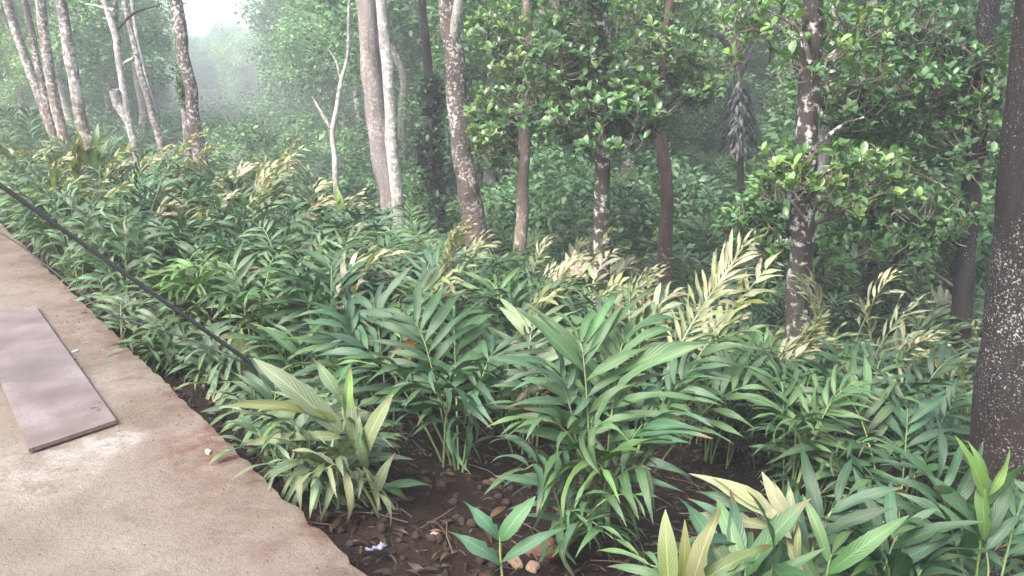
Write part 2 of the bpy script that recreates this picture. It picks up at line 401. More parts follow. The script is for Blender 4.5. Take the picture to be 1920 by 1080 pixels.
# palette: leaf colours, the greens toned down to suggest a shaded foreground
DEEP, MID, BLUE = (.030, .070, .038), (.055, .112, .052), (.045, .096, .061)
LIME, SAGE, OLIVE = (.09, .175, .05), (.105, .15, .095), (.085, .105, .03)
YELLOW, CREAM, STRAW, BROWN, ORANGE = (.165, .185, .10), (.235, .24, .175), (.20, .175, .12), (.17, .10, .055), (.55, .27, .05)
def jitter(c, a=.2):
    k = 1 + rng.uniform(-a, a); return tuple(max(.004, x*k*(1 + rng.uniform(-a*.4, a*.4))) for x in c)
def lerpc(a, b, f): return tuple(x*(1-f) + y*f for x, y in zip(a, b))

def stem_leaves(P, n, L, style, colr, tipc=None, start=.3, roll=None, wide=1.0):
    """leaves set in two ranks along the stem polyline P: [(shape, matrix, colour)]"""
    out = []; m = len(P) - 1
    if style == 'broad' and wide <= 1: wide *= .82
    if style in ('frond', 'droop'): n = int(n*1.45 + .5); L *= .95; wide *= .62
    Tt = (P[-1] - P[0]); hz = Vector((Tt.x, Tt.y, 0))
    if hz.length < .05: hz = Vector((math.cos(rng.uniform(0, 6.28)), math.sin(rng.uniform(0, 6.28)), 0))
    side0 = hz.cross(Vector((0, 0, 1))).normalized()
    r0 = rng.uniform(-.5, .5) if roll is None else roll
    for i in range(n):
        u = start + (1 - start)*(i + .5*rng.random())/n; u = min(u, .995)
        k = min(int(u*m), m-1); f = u*m - k; p = P[k].lerp(P[k+1], f); T = (P[k+1] - P[k]).normalized()
        S = (side0 - T*side0.dot(T)).normalized()
        S = Matrix.Rotation(r0 + rng.uniform(-.25, .25), 3, T) @ S
        sg = 1 if i % 2 else -1
        v = i/max(1, n-1)
        th = {'frond': 68 - 38*v, 'plume': 46 - 26*v, 'broad': 55 - 35*v, 'droop': 85 - 30*v}[style] + rng.uniform(-9, 9)
        D = T*math.cos(R(th)) + S*sg*math.sin(R(th))
        Pn = S.cross(T);
        if Pn.z < 0: Pn = -Pn
        up = Pn*.75 + Vector((0, 0, .55)) + Vector((rng.uniform(-.25, .25), rng.uniform(-.25, .25), 0))
        ll = L*(.72 + .5*math.sin(math.pi*min(1, .15 + .75*v)))*rng.uniform(.85, 1.12)
        if v > .85: ll *= .8
        ww = ll*rng.uniform(.85, 1.15)*wide
        sh = {'frond': (0, 1, 2, 3, 4), 'plume': (0, 2, 4, 6, 7, 6), 'broad': (2, 5, 0, 4), 'droop': (3, 1, 3, 4)}[style]
        c = colr
        if tipc is not None: c = lerpc(colr, tipc, min(1, max(0, sstep(.1, .8, v) + rng.uniform(-.4, .3))))
        out.append((rng.choice(sh), m4(*frame(D, up, ww, ll), p), jitter(c, .22)))
    # the youngest leaf goes on in the stem's direction
    T = (P[-1] - P[-2]).normalized()
    out.append((0, m4(*frame(T + Vector((0, 0, .15)), Vector((rng.uniform(-.4, .4), rng.uniform(-.4, .4), 1)), L*.7*wide, L*.8), P[-1]), jitter(tipc or lerpc(colr, LIME, .3), .2)))
    return out
def stem_curve(base, tip, rise=.62, n=9, arch=1.0):
    """arching shoot from base to tip"""
    d = tip - base; c1 = base + Vector((d.x*.22, d.y*.22, d.z*rise*.75)); c2 = base + Vector((d.x*.62, d.y*.62, d.z*arch + .04*(arch > .95)))
    return [base*(1-t)**3 + c1*3*t*(1-t)**2 + c2*3*t*t*(1-t) + tip*t**3 for t in (i/n for i in range(n+1))]

def add_stem(plant, P, n, L, style='frond', colr=MID, tipc=None, start=.3, rad=.0075, roll=None, wide=1.0, stemc=None):
    """one stem (a part) with every leaf a sub-part of its own"""
    o = Vector(plant.location); P = [p - o for p in P]
    r = [rad*(1 - .65*i/(len(P)-1)) for i in range(len(P))]
    st = tube('stem', P, r, M_STEM, plant, n=5)
    st.color = (*jitter(stemc or lerpc(lerpc(colr, (.22, .28, .08), .5), tipc or colr, .3), .15), 1)
    for si, m, c in stem_leaves(P, n, L, style, colr, tipc, start, roll, wide):
        lf = bpy.data.objects.new('leaf', GINGER_ME[si]); col.objects.link(lf); lf.parent = st
        lf.matrix_local = m; lf.color = (*c, 1)
    return st

# ------------------------------------------------------------------ tree trunks traced from the photograph
LAND = []
LM = {4: 'slim red-footed tree', 5: 'freckled slim tree', 9: 'white forked tree', 10: 'crooked white sapling', 11: 'thick mauve-grey trunk', 12: 'slim white tree', 13: 'speckled curved trunk', 14: 'dark climber column', 15: 'tan-barked young tree', 16: 'white-footed dark tree', 17: 'kinked red-brown trunk', 18: 'lichen-blotched trunk', 19: 'pale-patched trunk', 20: 'half-hidden dark brown trunk', 21: 'thin dark trunk', 22: 'big speckled trunk', 23: 'drooping dead tree', 2: 'close trio of stems'}
def landmark(x, y, far=False):
    a = min(LAND, key=lambda l: (l[0]-x)**2 + (l[1]-y)**2 if not far else abs(l[0]/l[1] - x/y))
    return a[2]
TRUNKS = []          # (x, y) to keep plants clear of them
def trunk_tree(name, label, cat, P, widths, Y, barkm, top=9.0, group=None, lean=0.0, sides=12, jit=.12, seed=0, wob=.35):
    """P photo pixels from the top down at distance Y; carried down into the ground and up to `top` metres"""
    pts = [at(x, y, Y + dy) for (x, y, dy) in [(a[0], a[1], a[2] if len(a) > 2 else 0) for a in P]]
    dep = Y*CP + .3
    rad = [wd/F*dep/2*1.02 for wd in widths]
    d = (pts[-1] - pts[-2]).normalized(); b = pts[-1].copy()
    while b.z > ground(b.x, b.y) - .15: b = b + d*.05
    foot = b; pts.append(foot); rad.append(rad[-1]*1.18)
    u = (pts[0] - pts[1]).normalized(); u = (u*.7 + Vector((0, 0, .5))).normalized()
    L = max(1.5, (top - pts[0].z)/max(.4, u.z)); tp = pts[0] + u*L
    pts.insert(0, pts[0] + u*L*.5 + Vector((rng.uniform(-.1, .1), rng.uniform(-.1, .1), 0))); rad.insert(0, rad[0]*.8)
    pts.insert(0, tp); rad.insert(0, rad[0]*.55)
    gz = ground(foot.x, foot.y); org = Vector((foot.x, foot.y, gz)); TRUNKS.append((foot.x, foot.y, rad[-1]))
    root = empty(name, org); tag(root, label, cat, group)
    if seed in LM: LAND.append((org.x, org.y, LM[seed]))
    n = 46; C = spline(pts[::-1], n); rr = []
    rad = rad[::-1]
    for i in range(n+1):
        q = i/n*(len(rad)-1); k = min(int(q), len(rad)-2); rr.append(rad[k]*(1-(q-k)) + rad[k+1]*(q-k))
    rr[0] *= 1.15
    for i in range(n+1): C[i] = C[i] + Vector((noise.noise((i*.22, seed, 1)), noise.noise((i*.22, seed, 5)), 0))*rr[i]*wob
    tube('trunk', C, rr, barkm, root, n=sides, jit=jit, seed=seed, origin=org)
    root['top'] = tuple(tp - org)
    return root, org, tp, C
def limb(root, org, a, b, r0, r1, barkm, sag=.1, n=8):
    mid = (a + b)/2 + Vector((rng.uniform(-.1, .1), rng.uniform(-.1, .1), sag))*(b-a).length
    C = spline([a, mid, b], n)
    return tube('branch', C, [r0 + (r1-r0)*i/n for i in range(n+1)], barkm, root, n=6, jit=.15, seed=rng.random()*9, origin=org), C

# high crowns (over the frame): shared meshes
def crown_mesh(name, rx, rz, nb, per, leaf, colr, seed, shell=.55, mat=None):
    g = random.Random(seed); ins = []
    for b in range(nb):
        while True:
            v = Vector((g.uniform(-1, 1), g.uniform(-1, 1), g.uniform(-1, 1)))
            if v.length < 1: break
        c = Vector((v.x*rx, v.y*rx, v.z*rz)); br = g.uniform(.20, .42)*min(rx, rz)
        bc = 1 + g.uniform(-.35, .45)
        for k in range(per):
            d = Vector((g.gauss(0, 1), g.gauss(0, 1), g.gauss(0, .7))).normalized()
            p = c + d*br*(g.random()**shell)
            up = Vector((d.x*.5 + g.gauss(0, .35), d.y*.5 + g.gauss(0, .35), .8 + g.gauss(0, .35)))
            D = Vector((d.x + g.gauss(0, .6), d.y + g.gauss(0, .6), d.z*.4 + g.gauss(-.15, .4)))
            s = leaf*g.uniform(.7, 1.35); k2 = bc*g.uniform(.7, 1.35)
            c3 = lerpc(colr, LIME, .25*g.random()*g.random())
            ins.append((0, m4(*frame(D, up, s, s), p), tuple(x*k2 for x in c3)))
    return merge([FARLEAF], ins, name, mat or M_FAR)
HIGH = [crown_mesh('crown', 1.7, 1.1, 22, 45, .20, (.045, .10, .035), 100+i) for i in range(3)]
def high_crown(root, tp, org, k=0, s=1.0):
    o = obj('crown', HIGH[k % 3], root, mat4=Matrix.Translation(tp - org) @ Matrix.Rotation(rng.uniform(0, 6), 4, 'Z') @ Matrix.Scale(s, 4))
    o['kind'] = 'stuff'; return o

def leaf_sprays(root, org, src, blobs, n, leaf, colrs, singles=120, twigm=M_TWIG, twigc=(.10, .085, .07), flat=.6):
    """broad leaves in rosettes at twig ends inside blobs [(centre, rx, ry, rz)]; the ones in front are leaf objects"""
    ins = []; tw_V, tw_F = [], []
    sub = []
    for c, rx, ry, rz in blobs:
        for k in range(8):
            while True:
                v = Vector((rng.uniform(-1, 1), rng.uniform(-1, 1), rng.uniform(-1, 1)))
                if v.length < 1: break
            q = rng.uniform(.32, .62)
            sub.append((c + Vector((v.x*rx, v.y*ry, v.z*rz))*.85, rx*q, ry*q + .1, rz*q*.8))
    if src:
        for c, *_ in sub[::2]:
            a = min((p for p in src if p.z < c.z + .1), key=lambda p: (p - c).length + .8*abs(p.z - c.z + .4), default=src[0])
            limb(root, org, a, c, .022, .006, M_BR, .06, 6)
    blobs = sub
    for i in range(n):
        c, rx, ry, rz = blobs[i % len(blobs)]
        while True:
            v = Vector((rng.uniform(-1, 1), rng.uniform(-1, 1), rng.uniform(-1, 1)))
            if v.length < 1: break
        v = v*(v.length**-.25)
        p = c + Vector((v.x*rx, v.y*ry, v.z*rz))
        if p.z < ground(p.x, p.y) + .3: continue
        back = (c - p)*.5 + Vector((rng.uniform(-.1, .1), rng.uniform(-.1, .1), -.12)); back = back.normalized()*min(.5, max(.15, back.length))
        Vt, Ft = tube_data([p + back - org, p + back*.45 + Vector((0, 0, -.02)) - org, p - org], [.008, .006, .003], n=4, cap=False)
        o_ = len(tw_V); tw_V += [tuple(x) for x in Vt]; tw_F += [tuple(a + o_ for a in f) for f in Ft]
        ax = (-back.normalized() + Vector((0, 0, .35))).normalized(); k0 = rng.uniform(0, 6.28)
        cc = rng.choice(colrs); nl = rng.randint(4, 7)
        a = ax.cross(Vector((.3, .5, .8))).normalized(); b = ax.cross(a)
        for k in range(nl):
            th = k0 + k*2.4; sp = rng.uniform(.55, 1.25)
            D = ax*math.cos(sp) + (a*math.cos(th) + b*math.sin(th))*math.sin(sp)
            up = ax + Vector((0, 0, flat)) + Vector((rng.gauss(0, .25), rng.gauss(0, .25), 0))
            s = leaf*rng.uniform(.5, 1.2)
            q = p - ax*.05*rng.random()*k/3
            ins.append((rng.randrange(3), m4(*frame(D, up, s*rng.uniform(.85, 1.1), s), q - org), jitter(cc, .28), q.y))
    ins.sort(key=lambda t: t[3])
    for si, m, c, _ in ins[:singles]:
        lf = bpy.data.objects.new('leaf', BROAD_ME[si]); col.objects.link(lf); lf.parent = root; lf.matrix_local = m; lf.color = (*c, 1)
    if ins[singles:]:
        o = obj('foliage', merge(BROAD, [i[:3] for i in ins[singles:]], 'foliage', M_BROAD), root); o['kind'] = 'stuff'
    t = obj('twigs', mesh_np('twigs', tw_V, tw_F, twigm), root); t['kind'] = 'stuff'; t.color = (*twigc, 1)

def blob(px, py, Y, rx, ry, dy):
    c = at(px, py, Y); k = (Y*CP + (CH - c.z)*SP)/F
    return (c, rx*k, dy, ry*k)

GREENS = [(.060, .130, .054), (.050, .110, .052), (.075, .150, .058), (.045, .095, .05)]  # tree greens raised to make up for dim light behind
BRIGHT = [(.056, .118, .048), (.074, .142, .054), (.046, .100, .045), (.10, .165, .055)]
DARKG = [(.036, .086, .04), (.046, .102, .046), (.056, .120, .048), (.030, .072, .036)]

# left group of slender trees
G_SL = 'slender trees standing over the plantation beside the path'
r, o, tp, C = trunk_tree('slender_tree', 'slender pale grey tree leaning out, outermost of the close trio of stems', 'tree', [(12, 0), (55, 130), (108, 268)], [15.6, 16.4, 18.0], 17, B_PALE, group=G_SL, seed=1); high_crown(r, tp, o, 0)
r, o, tp, C = trunk_tree('slender_tree', 'slender grey-brown tree, straightest of the close trio of stems', 'tree', [(76, 0), (92, 130), (124, 290)], [16.4, 18.0, 19.7], 16, B_PALE, group=G_SL, seed=2); high_crown(r, tp, o, 1)
r, o, tp, C = trunk_tree('slender_tree', 'thin dark-mottled tree squeezed between the trio of stems', 'tree', [(46, 0), (78, 150), (112, 300)], [10.7, 12.3, 13.1], 16.8, B_BROWN, group=G_SL, seed=3); high_crown(r, tp, o, 2)
r, o, tp, C = trunk_tree('slender_tree', 'tall slim tree with pale patches and a red-brown foot among ginger leaves', 'tree', [(112, 0), (140, 150), (160, 270), (188, 395)], [18.9, 20.5, 22.1, 26.2], 14, B_PALE, group=G_SL, seed=4); high_crown(r, tp, o, 1, 1.1)
r, o, tp, C = trunk_tree('slender_tree', 'tall slim tree freckled with white lichen rising from the pale plumes', 'tree', [(328, 0), (350, 130), (368, 250), (398, 425)], [22.1, 22.1, 23.8, 25.4], 14, B_BROWN, group=G_SL, seed=5); high_crown(r, tp, o, 2, 1.1)
r, o, tp, C = trunk_tree('slender_tree', 'thin grey tree wrapped in green climber behind the freckled trunk', 'tree', [(338, 40), (344, 160), (352, 290)], [10.7, 11.5, 13.1], 17, B_PALE, top=7, group=G_SL, seed=6); high_crown(r, tp, o, 0, .8)
leaf_sprays(r, o, C, [blob(342, 160, 16.9, 12, 60, .25)], 70, 0.120, BRIGHT, singles=0)
r, o, tp, C = trunk_tree('slender_tree', 'thin grey leaning tree beside the white forked tree', 'tree', [(246, 60), (270, 160), (300, 265)], [9.8, 12.3, 13.9], 18, B_PALE, top=8, group=G_SL, seed=7); high_crown(r, tp, o, 1, .9)
r, o, tp, C = trunk_tree('slender_tree', 'thin pale bent pole-like tree against the shaded wood, beside the climber-wrapped trunk', 'tree', [(262, 95), (282, 180), (300, 270)], [7.4, 9.0, 10.7], 18.5, B_WHITE, top=6.5, group=G_SL, seed=8); high_crown(r, tp, o, 2, .7)
# white forked tree with a sawn stub
r, o, tp, C = trunk_tree('forked_tree', 'white-barked forked tree with a sawn-off stub arm', 'tree', [(196, 0), (213, 55), (226, 130), (240, 220), (262, 310)], [9.8, 11.5, 13.1, 14.8, 15.6], 14, B_WHITE, top=7, seed=9); high_crown(r, tp, o, 0, .8)
limb(r, o, at(242, 228, 14), at(214, 168, 13.9), .08, .085, B_WHITE, .02)
limb(r, o, at(222, 80, 14), at(218, -30, 14.2), .05, .03, B_BROWN, .02)
limb(r, o, at(226, 125, 14), at(252, 108, 14), .035, .02, B_WHITE, .03)
limb(r, o, at(215, 60, 14), at(300, 10, 14.3), .03, .012, B_DARK, .1)
limb(r, o, at(213, 20, 14), at(160, 8, 14), .035, .015, B_WHITE, .05)
# crooked white sapling
r, o, tp, C = trunk_tree('crooked_sapling', 'thin crooked white sapling with bare forked twigs', 'tree', [(652, 100), (640, 150), (632, 200), (624, 245), (628, 300), (630, 335)], [6, 8, 9, 10, 11, 11], 14, B_WHITE, top=3.9, seed=10)
limb(r, o, at(624, 245, 14), at(585, 180, 14), .04, .012, B_WHITE, .05); limb(r, o, at(640, 150, 14), at(618, 95, 14), .03, .01, B_WHITE, .1)
limb(r, o, at(652, 110, 14), at(668, 60, 14.1), .025, .008, B_WHITE, .1)
# the pale pair
r, o, tp, C = trunk_tree('smooth_tree', 'thick smooth mauve-grey trunk beside a thin white one', 'tree', [(688, 30), (702, 180), (718, 300), (740, 420)], [36, 37, 40, 44], 13, B_PINK, top=9, seed=11, jit=.06); high_crown(r, tp, o, 0, 1.2)
r, o, tp, C = trunk_tree('white_tree', 'slim white-lichened tree close beside the thick mauve-grey trunk', 'tree', [(714, 0), (728, 150), (737, 280), (752, 470)], [19, 21, 23, 25], 12.6, B_WHITE, top=9, seed=12); high_crown(r, tp, o, 1, 1.0)
r, o, tp, C = trunk_tree('leaning_tree', 'brown tree speckled with white lichen, gently curved and forked at the top', 'tree', [(838, -10), (848, 90), (862, 230), (874, 330), (888, 415)], [32, 35, 37, 40, 45], 12.3, B_BROWN, top=8, seed=13); high_crown(r, tp, o, 2, 1.2)
limb(r, o, at(852, 70, 12.25), at(868, -60, 12.1), .09, .06, B_WHITE, .0)
# climber-covered dark column
r, o, tp, C = trunk_tree('climber_column', 'dark column of hanging climber leaves on a thin trunk', 'tree', [(802, 120), (812, 250), (828, 410)], [16, 18, 20], 14, B_DARK, top=6, seed=14)
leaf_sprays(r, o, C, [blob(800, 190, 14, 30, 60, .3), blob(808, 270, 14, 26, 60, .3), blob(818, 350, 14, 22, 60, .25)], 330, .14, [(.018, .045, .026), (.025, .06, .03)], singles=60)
# jack trees
r, o, tp, C = trunk_tree('young_tree', 'young tan-barked tree with bright broad leaves, beside the speckled curved trunk', 'tree', [(990, 60), (988, 180), (980, 330), (977, 450)], [16, 20, 23, 25], 11.2, B_TAN, top=4.2, seed=15)
limb(r, o, at(984, 300, 11.5), at(968, 225, 11.4), .05, .03, B_RED, .02); limb(r, o, at(988, 180, 11.5), at(930, 100, 11.2), .035, .012, B_RED)
leaf_sprays(r, o, C, [blob(975, 110, 11.5, 105, 115, .9), blob(935, 250, 11.4, 55, 70, .6), blob(1040, 210, 11.7, 80, 90, .7)], 735, 0.124, BRIGHT, singles=260)
r, o, tp, C = trunk_tree('lichened_tree', 'dark tree with a blotched white foot and glossy broad leaves all down it', 'tree', [(1122, 0), (1124, 150), (1128, 330), (1128, 525)], [24, 26, 29, 33], 9.5, B_PATCH, top=7, seed=16)
limb(r, o, at(1124, 140, 9.5), at(1040, 60, 9.3), .03, .01, B_PATCH); limb(r, o, at(1126, 200, 9.5), at(1230, 130, 9.3), .03, .01, B_PATCH); limb(r, o, at(1126, 320, 9.55), at(1146, 235, 9.6), .05, .03, B_WHITE, .0)
leaf_sprays(r, o, C, [blob(1110, 90, 9.6, 150, 120, .8), blob(1130, 210, 9.2, 130, 90, .6), blob(1060, 160, 9.9, 100, 120, .7), blob(1190, 200, 9.8, 50, 70, .5)], 910, 0.124, GREENS, singles=280)
r, o, tp, C = trunk_tree('bent_tree', 'bare red-brown trunk with a kink below its leafy top', 'tree', [(1242, 120), (1234, 215), (1244, 290), (1250, 370), (1247, 465)], [18, 22, 24, 24, 27], 11.0, B_RED, top=5, seed=17)
limb(r, o, at(1236, 210, 11), at(1330, 150, 10.8), .03, .01, B_DARK)
leaf_sprays(r, o, C, [blob(1245, 60, 11, 110, 90, .9), blob(1300, 170, 11.2, 60, 50, .6)], 402, 0.128, BRIGHT, singles=160)
# the near lichened tree with its pale companion
r, o, tp, C = trunk_tree('spotted_tree', 'dark trunk blotched with white lichen standing in the ginger beside the tall yellow plume', 'tree', [(1524, 0), (1517, 150), (1512, 300), (1502, 450), (1494, 600), (1487, 735)], [34, 37, 40, 43, 45, 50], 6.8, B_PATCH, top=7.5, seed=18); high_crown(r, tp, o, 1, 1.1)
limb(r, o, at(1512, 290, 6.2), at(1620, 220, 6.5), .02, .008, B_PATCH); limb(r, o, at(1508, 410, 6.2), at(1420, 300, 6.4), .02, .007, B_PATCH); limb(r, o, at(1520, 120, 6.2), at(1440, 20, 6.5), .025, .008, B_PATCH)
leaf_sprays(r, o, C, [blob(1460, 80, 6.9, 130, 110, .5), blob(1480, 320, 6.6, 110, 60, .35), blob(1600, 330, 6.9, 120, 70, .4), blob(1590, 100, 7.2, 130, 110, .5)], 297, 0.105, BRIGHT, singles=290)
r, o, tp, C = trunk_tree('pale_tree', 'pale-patched slim trunk close behind the lichen-blotched one', 'tree', [(1566, 0), (1562, 90), (1552, 190), (1545, 280), (1535, 470)], [17, 18, 19, 20, 22], 8.6, B_FOOT, top=7, seed=19)
leaf_sprays(r, o, C, [blob(1600, 440, 8.0, 150, 90, .6), blob(1480, 420, 8.0, 100, 70, .5), blob(1560, 200, 8.4, 140, 140, .6)], 525, 0.112, GREENS, singles=200)
r, o, tp, C = trunk_tree('shaded_tree', 'dark brown trunk half hidden by leaves beside the big speckled trunk', 'tree', [(1856, 0), (1840, 150), (1826, 300), (1812, 450), (1800, 655)], [33, 33, 34, 35, 38], 8.2, B_DARK, top=8, seed=20)
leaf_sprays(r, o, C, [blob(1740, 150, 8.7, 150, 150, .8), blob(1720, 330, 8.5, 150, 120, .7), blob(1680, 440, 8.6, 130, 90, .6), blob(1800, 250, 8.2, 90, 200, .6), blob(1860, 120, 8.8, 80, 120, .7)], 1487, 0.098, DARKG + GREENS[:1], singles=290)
r, o, tp, C = trunk_tree('thin_tree', 'thin dark trunk under low broad leaves between the blotched and big trunks', 'tree', [(1642, 250), (1638, 430), (1634, 620)], [17, 19, 22], 9.5, B_DARK, top=5, seed=21)
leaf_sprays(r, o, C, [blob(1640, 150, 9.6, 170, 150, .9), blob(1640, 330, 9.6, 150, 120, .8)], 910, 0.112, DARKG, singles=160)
# the big trunk
r, o, tp, C = trunk_tree('big_tree', 'thick dark trunk flecked with white lichen and stained red-brown at its foot', 'tree', [(1968, 0), (1944, 250), (1922, 500), (1905, 700), (1892, 880)], [96, 104, 116, 130, 142], 4.3, B_DARK, top=9, seed=22, sides=40, jit=.05, wob=.08); high_crown(r, tp, o, 2, 1.3)
# drooping dark tree
r, o, tp, C = trunk_tree('drooping_tree', 'dark dead-looking tree with a drooping skirt of shaggy fronds', 'tree', [(1385, 100), (1386, 180), (1388, 300)], [8, 10, 12], 15, B_DARK, top=5, seed=23)
ins = []
for k in range(1500):
    a = rng.uniform(0, 6.28); rr_ = rng.random()**.6*.36; h = rng.random()
    p_ = at(1386, 150 + 130*h, 15) + Vector((math.cos(a)*rr_*(.3+h), math.sin(a)*rr_*(.3+h), 0)) - o
    D = Vector((math.cos(a)*.5, math.sin(a)*.5, -1)); s = rng.uniform(.10, .24)
    ins.append((0, m4(*frame(D + Vector((rng.gauss(0, .4), rng.gauss(0, .4), 0)), Vector((math.cos(a), math.sin(a), .3)), s*.4, s), p_), jitter((.014, .021, .021), .4)))
f_ = obj('fronds', merge([FARLEAF], ins, 'fronds', M_FAR), r); f_['kind'] = 'stuff'
limb(r, o, at(1386, 140, 15), at(1300, 62, 15), .05, .07, B_DARK, .25); limb(r, o, at(1386, 150, 15), at(1430, 60, 15), .04, .012, B_DARK, .05)

# ------------------------------------------------------------------ forest behind: shared prototypes, each tree its own object
CW = [crown_mesh('crown', 2.3, 2.6, 56, 125, .17, c, 200+i) for i, c in enumerate([(.070, .140, .068), (.062, .130, .074), (.092, .170, .074), (.058, .118, .065)])]  # crown greens lightened in place of light missing inside the wood
SH = [crown_mesh('shrub_foliage', 1.1, 1.0, 34, 85, .13, c, 300+i) for i, c in enumerate([(.055, .120, .064), (.074, .148, .070), (.050, .106, .064)])]  # shrub greens lightened likewise, brightness put into the colour
def ftrunk(seed, h):
    g = random.Random(seed); P = [Vector((0, 0, -.3))]; 
    for i in range(1, 8): P.append(Vector((g.uniform(-.12, .12)*i*.6, g.uniform(-.12, .12)*i*.6, h*i/7)))
    V, Fc = tube_data(spline(P, 18), [.16*(1 - .6*i/18) for i in range(19)], 8, .12, seed, cap=False)
    return mesh_np('trunk', [tuple(v) for v in V], Fc, B_FAR)
TW = [ftrunk(i, 8.5) for i in range(5)]
def clear_of(x, y, d): return all((x-a)**2 + (y-b)**2 > (d+c)**2 for a, b, c in TRUNKS)
fcount = 0; spots = []
def forest_tree(x, y, h, lowc):
    global fcount
    k = fcount; fcount += 1
    root = empty('forest_tree', (x, y, ground(x, y)))
    tag(root, ('tall' if h > 8.2 else 'mid-sized' if h > 6 else 'low') + (' pale leafy tree fading far across the valley beyond the ' if y > 90 else ' leafy tree on the other side of the valley behind the ' if y > 48 else ' leafy tree of the misty wood behind the ') + landmark(x, y, True), 'tree', 'trees of the misty wood behind the plantation')
    t = obj('trunk', TW[k % 5], root, mat4=Matrix.Rotation(rng.uniform(0, 6.28), 4, 'Z') @ Matrix.Diagonal((1, 1, h/8.5, 1)))
    tint = rng.uniform(.75, 1.3)
    for j, (hz, s) in enumerate(lowc):
        c = obj('crown', CW[(k + j) % 4], root, mat4=Matrix.Translation((rng.uniform(-.5, .5), rng.uniform(-.5, .5), h*hz)) @ Matrix.Rotation(rng.uniform(0, 6.28), 4, 'Z') @ Matrix.Scale(s*rng.uniform(.85, 1.15), 4))
        c['kind'] = 'stuff'; c.color = (tint*rng.uniform(.9, 1.1), tint, tint*rng.uniform(.9, 1.1), 1)
tries = 0
while fcount < 74 and tries < 20000:            # the wood close behind the plantation
    tries += 1
    Y = 17 + 30*rng.random()**1.2; px = rng.uniform(640, 2250); x = (px-960)/1449*Y
    if 1200 < px < 1540 and Y < 30: continue
    if px < 760 and Y < 34: continue
    if any((x-a)**2 + (Y-b)**2 < (2.4 + Y*.03)**2 for a, b in spots) or not clear_of(x, Y, 1.2): continue
    spots.append((x, Y)); forest_tree(x, Y, rng.uniform(6.5, 9.5), rng.choice(([(.62, 1.0), (.3, .7)], [(.7, 1.05)], [(.5, .95), (.22, .55)])))
tries = 0
while fcount < 92 and tries < 20000:            # a few on the path's side, nearer
    tries += 1
    Y = rng.uniform(27, 55); px = rng.uniform(-250, 330); x = (px-960)/1449*Y
    if sdist(x, Y) < 3 or any((x-a)**2 + (Y-b)**2 < 3**2 for a, b in spots): continue
    spots.append((x, Y)); forest_tree(x, Y, rng.uniform(6, 9), rng.choice(([(.7, .95)], [(.75, .8), (.4, .6)])))
tries = 0
for px, Y, h in ((625, 72, 13), (650, 80, 15), (690, 66, 13), (640, 100, 17), (635, 118, 15), (700, 95, 16)):   # far-slope trees, crowns tinted pale to imitate sunlit, hazy foliage
    x = (px-960)/1449*Y; spots.append((x, Y)); forest_tree(x, Y, h, [(.75, 1.9), (.4, 1.8), (.12, 1.5)])
    for ch in [o for o in bpy.data.objects if o.name.startswith('crown')][-3:]: ch.color = (1.7, 1.5, 1.1, 1)
for k in range(16):
    Y = rng.uniform(110, 200); px = rng.uniform(372, 545); x = (px-960)/1449*Y; spots.append((x, Y)); forest_tree(x, Y, rng.uniform(8.5, 11)*Y/150, [(.72, 1.9), (.3, 1.9)])
while fcount < 190 and tries < 20000:           # big trees across the misty valley
    tries += 1
    Y = 50 + 190*rng.random()**1.3; px = rng.uniform(-500, 760); x = (px-960)/1449*Y
    if 335 < px < 575 and Y < 150: continue
    if any((x-a)**2 + (Y-b)**2 < 4.5**2 for a, b in spots): continue
    spots.append((x, Y)); gap = 360 < px < 530
    forest_tree(x, Y, rng.uniform(12, 19) if not gap else rng.uniform(9, 13), [(.7, 2.0), (.38, 1.8), (.12, 1.4)] if not gap else [(.6, 1.5), (.15, 1.3)])
ins = []
for k in range(1300):                            # bushes and grasses covering the valley floor
    Y = 30 + 170*rng.random()**1.6; px = rng.uniform(-450, 900); x = (px-960)/1449*Y
    if sdist(x, Y) < 3: continue
    g = Vector((x, Y, ground(x, Y))); sz = rng.uniform(.5, 1.1)*(.7 + Y/80); cc = jitter(rng.choice(((.05, .11, .055), (.07, .14, .06), (.045, .095, .055), (.09, .15, .06))), .2)
    for j in range(46):
        dv = Vector((rng.gauss(0, .6), rng.gauss(0, .6), abs(rng.gauss(0, .55)))); l_ = sz*rng.uniform(.18, .34)
        ins.append((0, m4(*frame(Vector((dv.x, dv.y, rng.uniform(-.3, .8))), Vector((rng.gauss(0, .4), rng.gauss(0, .4), 1)), l_, l_), g + dv*sz), jitter(cc, .3)))
tag(obj('valley_undergrowth', merge([FARLEAF], ins, 'valley_undergrowth', M_FAR)), 'hazy bushes covering the floor of the misty valley', 'undergrowth', kind='stuff')
shc = 0; sspots = []; tries = 0
while shc < 230 and tries < 20000:
    tries += 1
    Y = 12 + 34*rng.random()**1.4; px = rng.uniform(-150, 2100); x = (px-960)/1449*Y
    if px < 700 and Y < 24: continue
    if 1250 < px < 1500 and Y < 26: continue
    if 700 < px < 1250 and Y < 13.6: continue
    if sdist(x, Y) < 4.5 or not clear_of(x, Y, .6): continue
    if any((x-a)**2 + (Y-b)**2 < (.9 + Y*.02)**2 for a, b in sspots): continue
    sspots.append((x, Y)); s = rng.uniform(.7, 1.3)*(1.35 if px > 1500 else 1)
    root = empty('shrub', (x, Y, ground(x, Y)))
    tag(root, ('large' if s > 1.05 else 'small') + ' dense green shrub of the undergrowth beyond the ' + landmark(x, Y, True), 'shrub', 'shrubs of the undergrowth beyond the plantation')
    c = obj('foliage', SH[shc % 3], root, mat4=Matrix.Translation((0, 0, .75*s)) @ Matrix.Rotation(rng.uniform(0, 6.28), 4, 'Z') @ Matrix.Scale(s, 4)); c['kind'] = 'stuff'
    t_ = rng.uniform(.7, 1.2); c.color = (t_, t_, t_, 1); shc += 1

